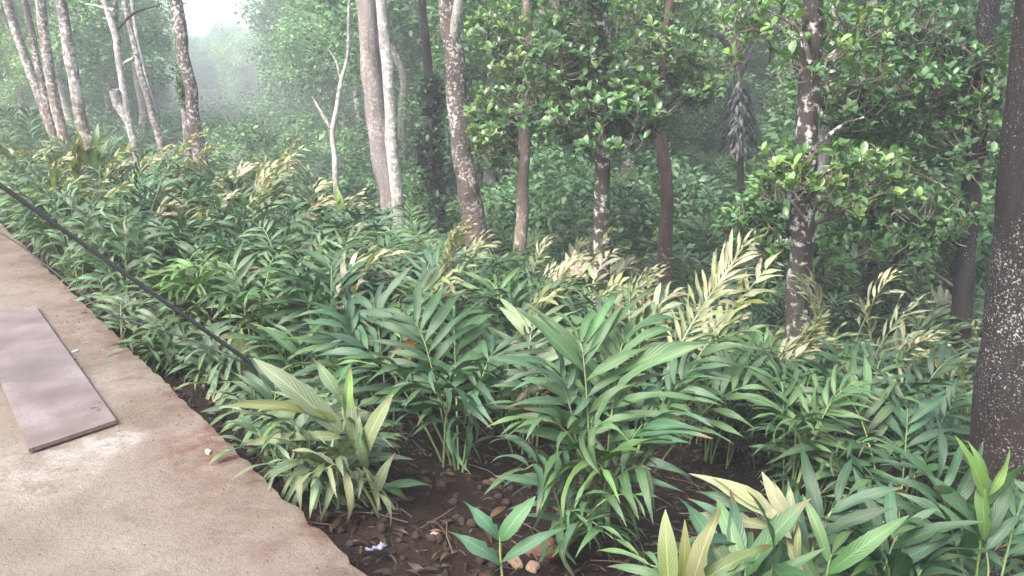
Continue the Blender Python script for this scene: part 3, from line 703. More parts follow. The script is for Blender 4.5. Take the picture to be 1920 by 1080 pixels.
# ------------------------------------------------------------------ ginger-like plants
def wild_tip(base, az, reach, h): return base + Vector((math.cos(az)*reach, math.sin(az)*reach, h))
def plant_at(base, label, group=None, name='ginger_plant'):
    e = empty(name, base); tag(e, label, 'plant', group); return e
def G(px, py): 
    p = ground_hit(px, py); p.z = ground(p.x, p.y); return p

def hero(base_px, label, stems, L=.36, name='ginger_plant', nleaf=11):
    b = G(*base_px); e = plant_at(b, label, name=name)
    for s in stems:
        tx, ty, dy = s[0], s[1], s[2]; kw = dict(s[3]) if len(s) > 3 else {}
        tip = at(tx, ty, b.y + dy)
        bb = b + Vector((rng.uniform(-.09, .09), rng.uniform(-.07, .07), -.02))
        n = kw.pop('n', nleaf); l = kw.pop('L', L); rise = kw.pop('rise', .62)
        add_stem(e, stem_curve(bb, tip, rise, arch=.74 if kw.get('style') == 'plume' else 1.0), n, l, **kw)
    HEROES.append((b.x, b.y)); return e
HEROES = []
def big_leaves(e, b, stem_px, leaves, rad=.006, stemc=None, lift=.45):
    '''traced leaves: (root px, root py, tip px, tip py, depth offset, width ratio, colour)'''
    o = Vector(e.location); pts = [b] + [at(x, y, b.y + dy) for x, y, dy in stem_px]
    P = [p - o for p in (spline(pts, 8) if len(pts) > 2 else [pts[0].lerp(pts[1], i/6) for i in range(7)])]
    st = tube('stem', P, [rad*(1 - .06*i) for i in range(len(P))], M_STEM, e, n=6); st.color = (*(stemc or (.16, .22, .08)), 1)
    for x0, y0, x1, y1, dy, asp, c in leaves:
        a = at(x0, y0, b.y + dy*.2); t = at(x1, y1, b.y + dy); D = t - a; Ln = D.length*1.06
        up = (Vector((0, 0, CH)) - a).normalized()*.75 + Vector((0, 0, lift)) + Vector((rng.uniform(-.25, .25), 0, 0))
        lf = bpy.data.objects.new('leaf', GINGER_ME[rng.choice((0, 1, 4, 5, 6)) if sum(c) < .5 else rng.choice((6, 7, 5))]); col.objects.link(lf); lf.parent = st
        D = D + Vector((0, 0, Ln*.12)); lf.matrix_local = m4(*frame(D, up, Ln*asp/.27, Ln), a - o); lf.color = (*jitter(c, .12), 1)
d = lambda **k: k
e = hero((712, 955), 'grey-green wide-leaved ginger plant leaning over the broken edge of the path', [
    (520, 870, -.2, d(style='droop', colr=SAGE, n=6, L=.26)), (610, 880, -.3, d(style='droop', colr=lerpc(SAGE, BROWN, .3), n=6, L=.24)), (560, 800, .1, d(style='droop', colr=SAGE, n=7, L=.24))])
big_leaves(e, Vector(e.location), [(690, 890, 0), (650, 800, 0), (640, 740, 0)], [(645, 815, 472, 683, -.1, .24, SAGE), (648, 770, 583, 668, 0, .27, SAGE), (652, 800, 655, 690, .05, .2, LIME), (680, 860, 726, 750, -.05, .27, lerpc(SAGE, YELLOW, .5)), (672, 850, 640, 735, -.05, .22, lerpc(SAGE, YELLOW, .3)), (640, 790, 415, 768, -.1, .13, OLIVE), (645, 820, 452, 838, -.15, .15, lerpc(SAGE, OLIVE, .5)), (690, 880, 660, 780, -.08, .22, lerpc(SAGE, LIME, .4)),
    (712, 915, 815, 903, .1, .18, MID), (712, 912, 772, 932, .05, .25, LIME), (700, 965, 640, 1010, -.15, .5, lerpc(SAGE, BROWN, .25)), (690, 960, 590, 960, -.1, .4, lerpc(SAGE, BROWN, .3)), (705, 930, 720, 860, -.05, .3, SAGE)], rad=.011, stemc=(.15, .17, .08))
hero((858, 880), 'dark green ginger clump with long hanging leaves over bare soil', [
    (770, 600, .3, d(colr=DEEP, n=12)), (850, 700, -.1, d(colr=BLUE, n=9, style='droop')), (710, 690, .1, d(colr=MID, n=11)), (905, 730, -.1, d(colr=BLUE, n=8, style='droop')),
    (930, 660, .3, d(colr=DEEP, n=10)), (650, 640, .4, d(colr=BLUE, n=11)), (810, 730, -.25, d(colr=DEEP, n=8, style='droop')), (850, 600, .5, d(colr=MID, n=11))], L=.37)
b = G(942, 1085); e = plant_at(b, 'small seedling with four upright wet leaves beside the stones'); HEROES.append((b.x, b.y))
big_leaves(e, b, [(938, 1040, 0), (937, 1000, 0)], [(938, 1015, 872, 945, 0, .36, (.055, .13, .085)), (938, 1015, 1002, 938, .0, .33, (.06, .15, .075)), (940, 1060, 845, 1003, -.05, .34, (.055, .13, .085)), (940, 1055, 1052, 985, -.02, .2, (.055, .135, .08))], stemc=(.2, .25, .1))
hero((1110, 985), 'large fresh green ginger clump of long fishbone shoots in front of the straw-stemmed one', [
    (1085, 640, .2, d(colr=MID, n=12, L=.4)), (1170, 640, .3, d(colr=MID, n=13, L=.42)), (1015, 790, -.1, d(colr=MID, n=9)), (985, 880, -.25, d(colr=BLUE, n=7, style='droop')),
    (1120, 800, -.2, d(colr=MID, n=9, style='droop')), (1225, 790, .0, d(colr=BLUE, n=10)), (1040, 700, .1, d(colr=BLUE, n=11)), (1220, 880, -.2, d(colr=MID, n=7, style='droop')), (1130, 880, -.3, d(colr=lerpc(MID, LIME, .4), n=7, style='droop'))], L=.37)
hero((1060, 1040), 'low young ginger shoots spreading over the soil beside the round stone', [
    (1075, 960, -.05, d(colr=MID, n=6, style='droop')), (1120, 985, -.15, d(colr=BLUE, n=6, style='droop')), (1180, 930, 0, d(colr=MID, n=7, style='droop')), (1020, 900, .1, d(colr=BLUE, n=6)), (1150, 1010, -.2, d(colr=MID, n=5, style='droop'))], L=.27)
hero((1205, 880), 'ginger plant with one very tall pale yellow plume leaning towards the blotched trunk', [
    (1395, 460, .5, d(style='plume', colr=lerpc(YELLOW, SAGE, .4), tipc=CREAM, n=44, L=.27, start=.42, rad=.011, stemc=YELLOW, rise=.7, wide=.48)), (1440, 500, .4, d(style='plume', colr=OLIVE, tipc=CREAM, n=9, L=.2, start=.72, rad=.007, stemc=YELLOW)),
    (1350, 640, .3, d(colr=MID, n=12)), (1300, 700, .0, d(colr=BLUE, n=11)), (1430, 720, .1, d(colr=MID, n=11)), (1250, 760, -.2, d(colr=MID, n=9))], L=.38)
hero((1430, 880), 'dark blue-green ginger clump in front of the lichen-blotched trunk', [
    (1475, 715, .0, d(colr=DEEP, n=12)), (1385, 760, .0, d(colr=DEEP, n=10)), (1540, 770, .1, d(colr=BLUE, n=11)), (1340, 810, -.1, d(colr=DEEP, n=9)), (1470, 830, -.3, d(colr=BLUE, n=8))], L=.36)
hero((1650, 1010), 'broad arching ginger clump with yellow-ribbed fronds before the big trunk', [
    (1575, 740, .3, d(colr=MID, n=13, stemc=(.35, .38, .12))), (1700, 760, .3, d(colr=BLUE, n=11)), (1490, 800, .2, d(colr=MID, n=11)), (1610, 900, -.2, d(colr=DEEP, n=9)), (1760, 860, 0, d(colr=DEEP, n=9))], L=.4)
hero((1835, 920), 'olive upright ginger shoots growing against the foot of the big trunk', [
    (1745, 665, .1, d(style='plume', colr=OLIVE, tipc=lerpc(OLIVE, YELLOW, .3), n=12, L=.27, start=.45, stemc=(.3, .3, .1))), (1800, 690, .0, d(style='plume', colr=OLIVE, n=12, L=.26, start=.4)), (1870, 850, -.2, d(style='plume', colr=lerpc(OLIVE, YELLOW, .6), n=6, L=.16))], L=.3)
BDK = hero((1800, 1290), 'big dark green ginger shoots with one pale young leaf rolled upright', [
    (1850, 920, .05, d(style='broad', colr=DEEP, tipc=LIME, n=8, L=.30)), (1730, 880, .2, d(style='frond', colr=DEEP, n=10)), (1910, 960, .1, d(colr=BLUE, n=9)), (1640, 960, .2, d(colr=DEEP, n=10)), (1760, 1000, -.1, d(style='broad', colr=DEEP, n=8))], L=.31)
big_leaves(BDK, Vector(BDK.location), [(1850, 1100, .05), (1848, 1020, .05)], [(1846, 1015, 1836, 878, .05, .24, lerpc(LIME, MID, .3)), (1842, 1010, 1718, 878, .08, .2, DEEP), (1838, 1020, 1695, 930, .05, .2, BLUE), (1850, 1010, 1905, 895, .1, .26, DEEP), (1850, 1030, 1915, 965, .05, .26, BLUE), (1840, 1040, 1740, 1005, 0, .26, DEEP)], stemc=(.2, .25, .1))
CRM = hero((1470, 1290), 'ginger plant with cream-bleached upper leaves and dark lower ones', [
    (1530, 1000, .2, d(style='broad', colr=DEEP, n=8)), (1370, 1020, -.05, d(style='broad', colr=BLUE, n=7)), (1590, 930, .25, d(style='broad', colr=DEEP, n=8)), (1560, 1040, 0, d(style='broad', colr=MID, n=6))], L=.29)
big_leaves(CRM, Vector(CRM.location), [(1520, 1100, .1), (1490, 1000, .1), (1470, 950, .1)], [(1470, 985, 1300, 893, .05, .2, CREAM), (1440, 960, 1340, 900, .03, .24, lerpc(CREAM, LIME, .3)), (1485, 1010, 1390, 930, .03, .22, CREAM), (1480, 985, 1424, 890, .1, .27, CREAM), (1484, 1000, 1448, 896, .08, .22, lerpc(CREAM, SAGE, .4)), (1488, 1000, 1478, 898, .12, .24, lerpc(CREAM, MID, .4)), (1478, 985, 1290, 928, .1, .2, BLUE), (1475, 1000, 1278, 975, .05, .2, lerpc(CREAM, MID, .35)), (1495, 1060, 1495, 985, .05, .22, YELLOW), (1500, 1085, 1475, 1020, 0, .35, lerpc(CREAM, LIME, .4)), (1478, 990, 1400, 925, .08, .24, CREAM)], rad=.009, stemc=YELLOW)
b = G(1270, 1340); e = plant_at(b, 'short shoot of broad upright yellow-green leaves at the edge of the path'); HEROES.append((b.x, b.y))
big_leaves(e, b, [(1275, 1180, 0), (1278, 1090, 0)], [(1255, 1110, 1240, 980, 0, .34, lerpc(LIME, YELLOW, .7)), (1295, 1115, 1345, 962, 0, .30, lerpc(LIME, YELLOW, .85)), (1278, 1110, 1288, 985, .03, .25, OLIVE), (1260, 1090, 1130, 1062, .05, .2, MID), (1300, 1100, 1450, 1030, .05, .25, lerpc(OLIVE, MID, .5)), (1310, 1110, 1420, 1060, 0, .22, MID)], rad=.009, lift=.25)
RLD = hero((570, 765), 'ginger plant with a rolled olive leaf at the end of the black pipe', [
    (450, 690, 0, d(style='plume', colr=OLIVE, tipc=lerpc(OLIVE, YELLOW, .5), n=3, L=.24, start=.75, wide=1.2)), (400, 720, -.2, d(colr=SAGE, n=9, style='droop')), (500, 650, .1, d(colr=MID, n=10)), (470, 760, -.2, d(colr=DEEP, n=9, style='droop')), (560, 650, .2, d(colr=MID, n=10)), (420, 690, .3, d(colr=BLUE, n=9))], L=.33)
big_leaves(RLD, Vector(RLD.location), [(500, 740, -.1), (462, 700, -.15)], [(464, 712, 444, 630, -.15, .32, lerpc(OLIVE, YELLOW, .15)), (640, 720, 600, 690, 0, .2, MID), (462, 715, 425, 740, -.2, .2, SAGE)], stemc=(.2, .2, .08))
b = G(240, 560); e = plant_at(b, 'weed with dusty whitish leaves under the black pipe', name='weed'); e['category'] = 'weed'
big_leaves(e, b, [(232, 545, 0)], [(225, 535, 295, 520, 0, .3, (.30, .32, .29)), (228, 530, 280, 508, .05, .3, (.30, .32, .29)), (222, 532, 205, 560, -.1, .4, (.28, .31, .27)), (226, 528, 196, 508, 0, .4, (.28, .31, .27)), (230, 540, 252, 562, -.1, .4, (.26, .30, .25)), (228, 530, 300, 535, 0, .2, (.3, .32, .29))])
hero((985, 850), 'ginger clump with withered straw-coloured stems and a few green fronds', [
    (905, 660, .1, d(colr=MID, n=11)), (1000, 610, .3, d(colr=SAGE, n=10)), (870, 700, .0, d(colr=MID, n=9)), (1050, 660, .2, d(colr=BLUE, n=10)),
    (990, 640, .0, d(style='droop', colr=STRAW, n=5, L=.2, stemc=STRAW)), (1005, 700, -.1, d(style='droop', colr=STRAW, n=4, L=.2, stemc=STRAW)), (1020, 740, -.15, d(style='droop', colr=BROWN, n=4, L=.2, stemc=STRAW)), (975, 720, -.1, d(style='droop', colr=STRAW, n=3, L=.22, stemc=STRAW))], L=.36)
ORG = hero((720, 790), 'blue-green ginger clump with one hanging orange dead leaf', [
    (640, 600, .1, d(colr=BLUE, n=12)), (580, 640, .1, d(colr=MID, n=11)), (700, 570, .3, d(colr=BLUE, n=11)), (765, 600, .1, d(colr=MID, n=9)), (620, 700, -.2, d(colr=MID, n=10)),
    ], L=.36)
big_leaves(ORG, Vector(ORG.location), [(755, 700, -.2), (764, 636, -.25)], [(765, 632, 768, 682, -.25, .4, ORANGE), (768, 634, 738, 672, -.25, .14, STRAW), (752, 634, 786, 636, -.25, .4, CREAM)], stemc=STRAW, lift=.1)
hero((610, 860), 'low sage ginger shoots at the soil between path and dark clump', [(530, 770, .1, d(colr=SAGE, n=8, style='droop')), (600, 740, .2, d(colr=MID, n=9)), (480, 800, -.1, d(colr=lerpc(SAGE, MID, .5), n=8, style='droop')), (660, 800, .2, d(colr=DEEP, n=8))], L=.28)
hero((1960, 1200), 'dark ginger shoots crowding the foot of the big trunk', [(1900, 1000, 0, d(colr=DEEP, n=10)), (1960, 950, .1, d(colr=BLUE, n=10)), (1840, 1050, -.1, d(style='broad', colr=DEEP, n=8)), (1930, 1060, -.1, d(style='broad', colr=BLUE, n=8))], L=.30)
hero((1640, 1290), 'low dark ginger shoots with overlapping broad leaves beside the cream-bleached plant', [(1600, 1010, 0, d(style='broad', colr=DEEP, n=9)), (1690, 1000, .1, d(style='broad', colr=BLUE, n=9)), (1660, 1060, -.1, d(style='broad', colr=DEEP, n=8)), (1540, 1060, 0, d(style='broad', colr=MID, n=8)), (1740, 1060, 0, d(colr=DEEP, n=9))], L=.30)
hero((1380, 1330), 'spreading mid-green ginger shoots behind the two upright yellow-green leaves', [(1400, 1050, .1, d(style='broad', colr=MID, n=9)), (1450, 1060, 0, d(style='broad', colr=DEEP, n=8)), (1330, 1060, .1, d(style='broad', colr=BLUE, n=7)), (1220, 1060, .1, d(style='droop', colr=MID, n=7))], L=.28)
hero((1560, 960), 'dark ginger clump filling the ground between the blotched trunk and the arching fronds', [(1500, 860, 0, d(colr=DEEP, n=10)), (1560, 830, .1, d(colr=BLUE, n=10)), (1620, 850, 0, d(colr=DEEP, n=10)), (1480, 900, -.1, d(colr=DEEP, n=8)), (1580, 920, -.2, d(colr=DEEP, n=8))], L=.34)
hero((1740, 940), 'grey-green ginger clump close in front of the half-hidden dark brown trunk', [(1680, 720, .2, d(colr=SAGE, n=11)), (1740, 760, 0, d(colr=MID, n=10)), (1640, 720, .3, d(colr=MID, n=11)), (1790, 800, -.1, d(colr=DEEP, n=9))], L=.34)
hero((535, 815), 'untidy grey-green ginger shoots hanging over the path edge beside the rolled olive leaf plant', [(450, 770, -.1, d(style='droop', colr=SAGE, n=8)), (480, 815, -.15, d(style='droop', colr=lerpc(SAGE, DEEP, .5), n=8)), (520, 735, .05, d(colr=DEEP, n=10)), (570, 770, .1, d(colr=MID, n=10)), (490, 750, .1, d(style='droop', colr=DEEP, n=9))], L=.28)
hero((605, 905), 'dusty dark ginger shoots hanging over the path edge under the wide-leaved plant', [(525, 885, -.1, d(style='droop', colr=lerpc(SAGE, DEEP, .5), n=8)), (565, 840, .05, d(style='droop', colr=DEEP, n=9)), (590, 940, -.2, d(style='droop', colr=SAGE, n=7)), (650, 850, .1, d(colr=DEEP, n=9)), (640, 930, -.1, d(style='droop', colr=DEEP, n=8))], L=.26)
# tall shoots with coloured tops further in
PL = [((160, 470), 'tall shoot with olive drooping top leaves beside the slim red-footed tree', (150, 290, 0, d(style='plume', colr=OLIVE, n=9, L=.34, start=.6, wide=1.4))),
      ((196, 470), 'tall shoot with two pale upright grey-green leaves beside the slim red-footed tree', (185, 300, 0, d(style='plume', colr=SAGE, n=4, L=.42, start=.8, wide=1.3))),
      ((512, 520), 'tall shoot with a fan of broad olive-yellow leaves above the ginger', (512, 355, 0, d(style='plume', colr=OLIVE, n=7, L=.34, start=.75, wide=1.5))),
      ((640, 560), 'tall shoot with three paddle-like olive leaves above the ginger', (635, 410, 0, d(style='plume', colr=lerpc(OLIVE, LIME, .4), n=4, L=.34, start=.75, wide=1.4))),
      ((375, 560), 'single upright olive leaf on a shoot near the freckled slim tree', (376, 430, 0, d(style='plume', colr=OLIVE, n=2, L=.34, start=.85, wide=1.3))),
      ((712, 600), 'tall shoot with bleached pinkish-cream leaf tops', (706, 470, 0, d(style='plume', colr=(.5, .42, .22), n=6, L=.32, start=.7, wide=1.3))),
      ((820, 640), 'withered yellow shoot with broken cream leaves', (820, 490, 0, d(style='plume', colr=CREAM, n=6, L=.30, start=.65, wide=1.2))),
      ((265, 520), 'slim upright shoot with many short dark leaves in two ranks', (262, 300, 0, d(style='frond', colr=DEEP, n=18, L=.22, start=.25))),
      ((110, 460), 'bright yellow-green upright shoot near the far end of the path edge', (105, 330, 0, d(style='plume', colr=lerpc(LIME, YELLOW, .4), n=12, L=.26, start=.3))),
      ((80, 490), 'olive-topped shoot behind the black pipe', (75, 385, 0, d(style='plume', colr=OLIVE, n=5, L=.25, start=.7, wide=1.4))),
      ((530, 640), 'faded cream and brown shoot bending over the middle of the ginger', (545, 500, 0, d(style='plume', colr=SAGE, tipc=CREAM, n=9, L=.28, start=.5))),
      ((1330, 640), 'yellowing shoot half behind the tall pale plume', (1290, 560, 0, d(style='plume', colr=lerpc(YELLOW, MID, .4), tipc=CREAM, n=12, L=.26, start=.4)))]
PADDLE = {635: [(640, 440, 605, 372, 0, .3, lerpc(OLIVE, LIME, .5)), (640, 440, 632, 345, 0, .3, lerpc(OLIVE, LIME, .4)), (638, 470, 606, 428, 0, .3, OLIVE)],
          512: [(512, 365, 480, 318, 0, .3, OLIVE), (512, 365, 494, 300, 0, .3, OLIVE), (514, 362, 517, 298, 0, .3, OLIVE), (516, 360, 532, 325, 0, .26, lerpc(OLIVE, SAGE, .5))],
          150: [(165, 312, 128, 282, 0, .35, OLIVE), (165, 310, 140, 262, 0, .35, OLIVE)], 185: [(172, 300, 184, 232, 0, .24, SAGE), (178, 302, 212, 246, 0, .22, SAGE)],
          376: [(372, 432, 378, 375, 0, .3, OLIVE)], 706: [(705, 480, 722, 420, 0, .26, CREAM), (705, 482, 680, 430, 0, .26, (.34, .26, .17))]}
for gp, lab, s in PL:
    b = G(*gp); b = G(gp[0], gp[1] + 60) if b.y > 14 else b
    e = plant_at(b, lab)
    kw = dict(s[3]); n = kw.pop('n'); l = kw.pop('L')
    add_stem(e, stem_curve(b, at(s[0], s[1], b.y), .6, arch=.74), n, l, **kw)
    if s[0] in PADDLE: big_leaves(e, b, [((s[0] + gp[0])/2, (s[1] + gp[1])/2, 0), (s[0], s[1], 0)], PADDLE[s[0]])

# the plantation: near clumps with single leaves, then clumps of leafy shoots, then one mass
def pick_colour():
    u = rng.random()
    return DEEP if u < .2 else MID if u < .5 else BLUE if u < .8 else lerpc(MID, SAGE, .6) if u < .93 else lerpc(MID, LIME, .5)
SHOOTS = []
for k in range(14):
    az = 0; b = Vector((0, 0, 0)); L_ = rng.uniform(1.05, 1.5); reach = rng.uniform(.25, .75)
    P = stem_curve(b, Vector((reach, 0, L_*.85)), rng.uniform(.5, .75))
    plume = k >= 10
    lv = stem_leaves(P, rng.randint(12, 16), rng.uniform(.3, .38) if not plume else .28, 'plume' if plume else 'frond', (1, 1, 1), None, .25 if not plume else .45)
    V, Fc = tube_data(P, [.007*(1-.6*i/9) for i in range(10)], 4, cap=False)
    me = merge(GINGER, lv, 'leafy_shoot', M_LEAF)
    lo = merge(GINGER_LO, [(i[0] % 2, i[1], i[2]) for i in lv], 'leafy_shoot', M_LEAF)
    SHOOTS.append((me, lo, lv))
CW_ = lambda c: {DEEP: 'dark green', MID: 'mid-green', BLUE: 'blue-green'}.get(c, 'pale green')
def clump_label(c0, x, y, yel, deep):
    return CW_(c0) + (' deep-planted' if deep else ' arching') + ' ginger clump' + (' with some yellowed plumes' if yel else '') + ' close to the ' + landmark(x, y)
cnt = [0, 0]; PS = []; far_ins = []; tries = 0
cand = []
for Y0 in np.arange(4.0, 29, .50):
    sp = (.50 if Y0 < 8 else .54) + .016*Y0
    for x0 in np.arange(-.72*Y0 - 1, .72*Y0 + 1, sp): cand.append((x0 + rng.uniform(-.25, .25), Y0 + rng.uniform(-.25, .25)))
for x, Y in cand:
    s = sdist(x, Y); p0 = Vector((x, Y, ground(x, Y))); ppx, ppy = px_of(p0 + Vector((0, 0, .6)))
    if s < (.75 if Y < 4.7 else .22) or not (-150 < ppx < 2070): continue
    if Y < 4.7 and ppx > 640: continue
    if not clear_of(x, Y, .16): continue
    if 215 < ppx < 440 and Y < 5.9: continue
    if any((x-a)**2 + (Y-b)**2 < .30**2 for a, b in HEROES): continue
    yel = noise.noise((x*.5, Y*.5, 20)) > .12
    hs = rng.uniform(.60, .90)*(.55 + .45*sstep(.2, 2.0, s))
    if ppx < 720: hs *= 1.12
    if Y < 8.2:
        c0 = pick_colour(); plf = [yel and rng.random() < .28 for _ in range(rng.randint(6, 8))]
        e = plant_at(p0, clump_label(c0, x, Y, any(plf), False), 'ginger clumps of the middle plantation'); cnt[0] += 1
        for k, pl in enumerate(plf):
            az = k*1.05 + rng.uniform(-.5, .5); L_ = rng.uniform(.85, 1.3)*hs
            if pl: az = rng.uniform(-.7, .8); L_ *= 1.12
            tip = wild_tip(p0, az, rng.uniform(.25, .7)*hs, L_)
            add_stem(e, stem_curve(p0 + Vector((rng.uniform(-.1, .1), rng.uniform(-.1, .1), 0)), tip, rng.uniform(.5, .8)), rng.randint(9, 12), rng.uniform(.26, .34) if not pl else .25,
                     'plume' if pl else rng.choice(('frond', 'frond', 'droop')), lerpc(c0, SAGE, .3) if pl else jitter(c0, .15), rng.choice((YELLOW, CREAM, SAGE)) if pl else None, .3)
    elif cnt[1] < 255 - cnt[0]:
        c0 = pick_colour(); plf = [yel and rng.random() < .25 for _ in range(6)]
        e = plant_at(p0, clump_label(c0, x, Y, any(plf), True), 'ginger clumps deeper in the plantation'); cnt[1] += 1
        for k, pl in enumerate(plf):
            az = k*1.05 + rng.uniform(-.5, .5) if not pl else rng.uniform(-.7, .8)
            me = SHOOTS[rng.randrange(10, 14) if pl else rng.randrange(10)][0 if Y < 13 else 1]
            o = bpy.data.objects.new('leafy_shoot', me); col.objects.link(o); o.parent = e
            o.matrix_local = Matrix.Rotation(az, 4, 'Z') @ Matrix.Scale(hs*rng.uniform(.85, 1.1)*(1.1 if pl else 1), 4)
            o.color = (*(jitter(rng.choice((YELLOW, CREAM, SAGE)), .15) if pl else jitter(c0, .2)), 1)
    else:
        c0 = pick_colour()
        for k in range(5):
            M_ = Matrix.Translation(p0) @ Matrix.Rotation(rng.uniform(0, 6.28), 4, 'Z') @ Matrix.Scale(hs*rng.uniform(.85, 1.15), 4)
            cc = jitter(c0, .25)
            for si, m, c_ in SHOOTS[rng.randrange(10)][2]: far_ins.append((si % 2, M_ @ m, cc))
def plume(px, py, Y, kind):
    tip = at(px, py, Y); lean = rng.uniform(.25, .7)*(1 if rng.random() < .8 else -1)
    b = Vector((tip.x - lean, Y + rng.uniform(-.2, .2), 0)); b.z = ground(b.x, b.y)
    if sdist(b.x, b.y) < .4 or not clear_of(b.x, b.y, .05): return
    if tip.z - b.z > 2.0: tip.z = b.z + 2.0
    base_c, tip_c, word = {'y': (lerpc(MID, YELLOW, .6), YELLOW, 'yellow'), 'c': (lerpc(SAGE, YELLOW, .4), CREAM, 'cream'), 's': (SAGE, lerpc(SAGE, CREAM, .5), 'grey-green'), 'o': (OLIVE, lerpc(OLIVE, YELLOW, .3), 'olive'), 't': (STRAW, CREAM, 'straw-coloured')}[kind]
    e = plant_at(b, name='faded_shoot', label='tall ginger shoot with a leaning ' + word + ' plume near the ' + landmark(b.x, b.y), group='tall faded shoots standing out of the plantation')
    for k in range(rng.choice((1, 1, 2))):
        t2 = tip + Vector((rng.uniform(-.15, .15), rng.uniform(-.15, .15), 0))*k
        add_stem(e, stem_curve(b, t2, .75, arch=.9), rng.randint(14, 20), rng.uniform(.18, .28), 'plume', jitter(base_c, .15), tip_c, rng.uniform(.35, .6), rad=.006, wide=rng.uniform(.42, .68), stemc=lerpc(base_c, YELLOW, .5))
for k in range(58): plume(rng.uniform(0, 640), rng.uniform(260, 400), rng.uniform(7.5, 12), rng.choice('ycccssot'))
for k in range(32): plume(rng.uniform(520, 1260), rng.uniform(430, 590), rng.uniform(5.8, 10.5), rng.choice('ycssto'))
for k in range(14): plume(rng.uniform(1150, 1750), rng.uniform(520, 660), rng.uniform(5.8, 8), rng.choice('yssct'))
if far_ins:
    tag(obj('ginger_undergrowth', merge(GINGER_FAR, far_ins, 'ginger_undergrowth', M_LEAF)), 'far mass of ginger leaves fading between the trees', 'undergrowth', kind='stuff')
print('TRIS', sum(len(m.polygons)*2 for m in bpy.data.meshes)); print('plants', cnt, 'far leaves', len(far_ins), 'forest', fcount, shc)

# ------------------------------------------------------------------ weeds along the path's edge
k = 0; t = 2.75
while t < 13:
    t += rng.uniform(.07, .16); sdx = rng.uniform(.10, .55); q = EN*(EOFF + sdx) + ET*t
    if 3.6 < t < 4.55 and (sdx < .45 or rng.random() < .5): continue                 # bare soil by the pipe
    if t < 2.6 and sdx > .3: continue
    g = Vector((q.x, q.y, ground(q.x, q.y))); k += 1
    cw, word = rng.choice(((lerpc(SAGE, DEEP, .35), 'grey-green'), (lerpc(OLIVE, DEEP, .7), 'dull green'), (lerpc(MID, DEEP, .4), 'fresh green'), (lerpc(SAGE, BLUE, .6), 'blue-green')))
    broad = rng.random() < .55; ns_ = rng.randint(3, 5)
    e = empty('weed', g); tag(e, ('broad-leaved ' if broad else 'narrow-leaved ') + word + ' weed at the broken edge of the path near the ' + (landmark(g.x, g.y) if t > 6 else 'black pipe' if t > 3.3 else 'lilac plastic scrap'), 'weed', 'weeds along the edge of the path')
    for j in range(ns_):
        hh = rng.uniform(.22, .55)*(1.5 if t > 6.4 and rng.random() < .5 else 1)*(.7 if t < 3 else .55 if 3.2 < t < 6.4 else 1)
        tip = wild_tip(g, rng.uniform(0, 6.28), rng.uniform(.08, .3), hh)
        add_stem(e, stem_curve(g, tip, .6), rng.randint(6, 9) if broad else rng.randint(6, 8), rng.uniform(.10, .17) if broad else rng.uniform(.2, .28), 'broad' if broad else 'droop', cw, None, .2, rad=.004, wide=1.35 if broad else 1.1)

# ------------------------------------------------------------------ board, pipe, wire, stones, litter
M_BOARD, nt, ns, lk, out = new_mat('board_face')
tc = N(nt, 'ShaderNodeTexCoord')
a_ = noise_tex(nt, tc.outputs['Object'], 3.2, 3, .5); b_ = noise_tex(nt, tc.outputs['Object'], 160, 3, .7); c_ = noise_tex(nt, tc.outputs['Object'], 11, 6, .7)
c = ramp(nt, mth(nt, 'ADD', mth(nt, 'MULTIPLY', a_, .75), mth(nt, 'MULTIPLY', c_, .25)), [(.36, (.070, .052, .046)), (.50, (.112, .090, .085)), (.62, (.162, .143, .141))])  # mottled face, with pale sheen patches put into the colour
c = mix(nt, ramp(nt, b_, [(.40, (.8,)*3), (.55, (0,)*3)]), c, (.07, .05, .05))
p = N(nt, 'ShaderNodeBsdfPrincipled'); lk.new(c, p.inputs['Base Color'])
lk.new(ramp(nt, c_, [(.3, (.5,)*3), (.7, (.65,)*3)]), p.inputs['Roughness'])
bp = N(nt, 'ShaderNodeBump', i_Strength=.15, i_Distance=.003); lk.new(b_, bp.inputs['Height']); lk.new(bp.outputs[0], p.inputs['Normal'])
lk.new(p.outputs[0], out.inputs[0])
M_PLY = plain_mat('board_edge', (.16, .10, .08), .8, nscale=60, var=.5)
ZB = .028
def zplane(px, py, z):
    dd = py - 540; Y = (CH - z)*(F*CP - dd*SP)/(F*SP + dd*CP); return at(px, py, Y)
cBR, cBL, cTR = zplane(218, 788, ZB), zplane(54, 842, ZB), zplane(66, 573, ZB)
ex = (cBR - cBL); wd_ = ex.length; ex.normalize(); ey = (cTR - cBR); ln_ = ey.length; ey.normalize()
board = empty('board', (cBL + cBR)/2 - Vector((0, 0, ZB))); tag(board, 'mauve-brown laminated board lying on the concrete path', 'board')
def box_mesh(name, hx, y0, y1, z0, z1, mat, bev=.002):
    import bmesh
    bm = bmesh.new(); vs = [bm.verts.new((x, y, z)) for z in (z0, z1) for y in (y0, y1) for x in (-hx, hx)]
    for f in ((0, 2, 3, 1), (4, 5, 7, 6), (0, 1, 5, 4), (2, 6, 7, 3), (0, 4, 6, 2), (1, 3, 7, 5)): bm.faces.new([vs[i] for i in f])
    bmesh.ops.bevel(bm, geom=bm.edges[:], offset=bev, segments=2, affect='EDGES')
    me = bpy.data.meshes.new(name); bm.to_mesh(me); bm.free(); me.materials.append(mat); return me
RB = Matrix((( ex.x, ey.x, 0, 0), (ex.y, ey.y, 0, 0), (0, 0, 1, 0), (0, 0, 0, 1)))
cm_ = box_mesh('core', wd_/2, 0, ln_, .011, .0255, M_PLY, .001); cm_.transform(RB); obj('core', cm_, board)
lm_ = box_mesh('laminate', wd_/2 + .001, -.001, ln_ + .001, .0258, .029, M_BOARD, .001); lm_.transform(RB); obj('laminate', lm_, board)
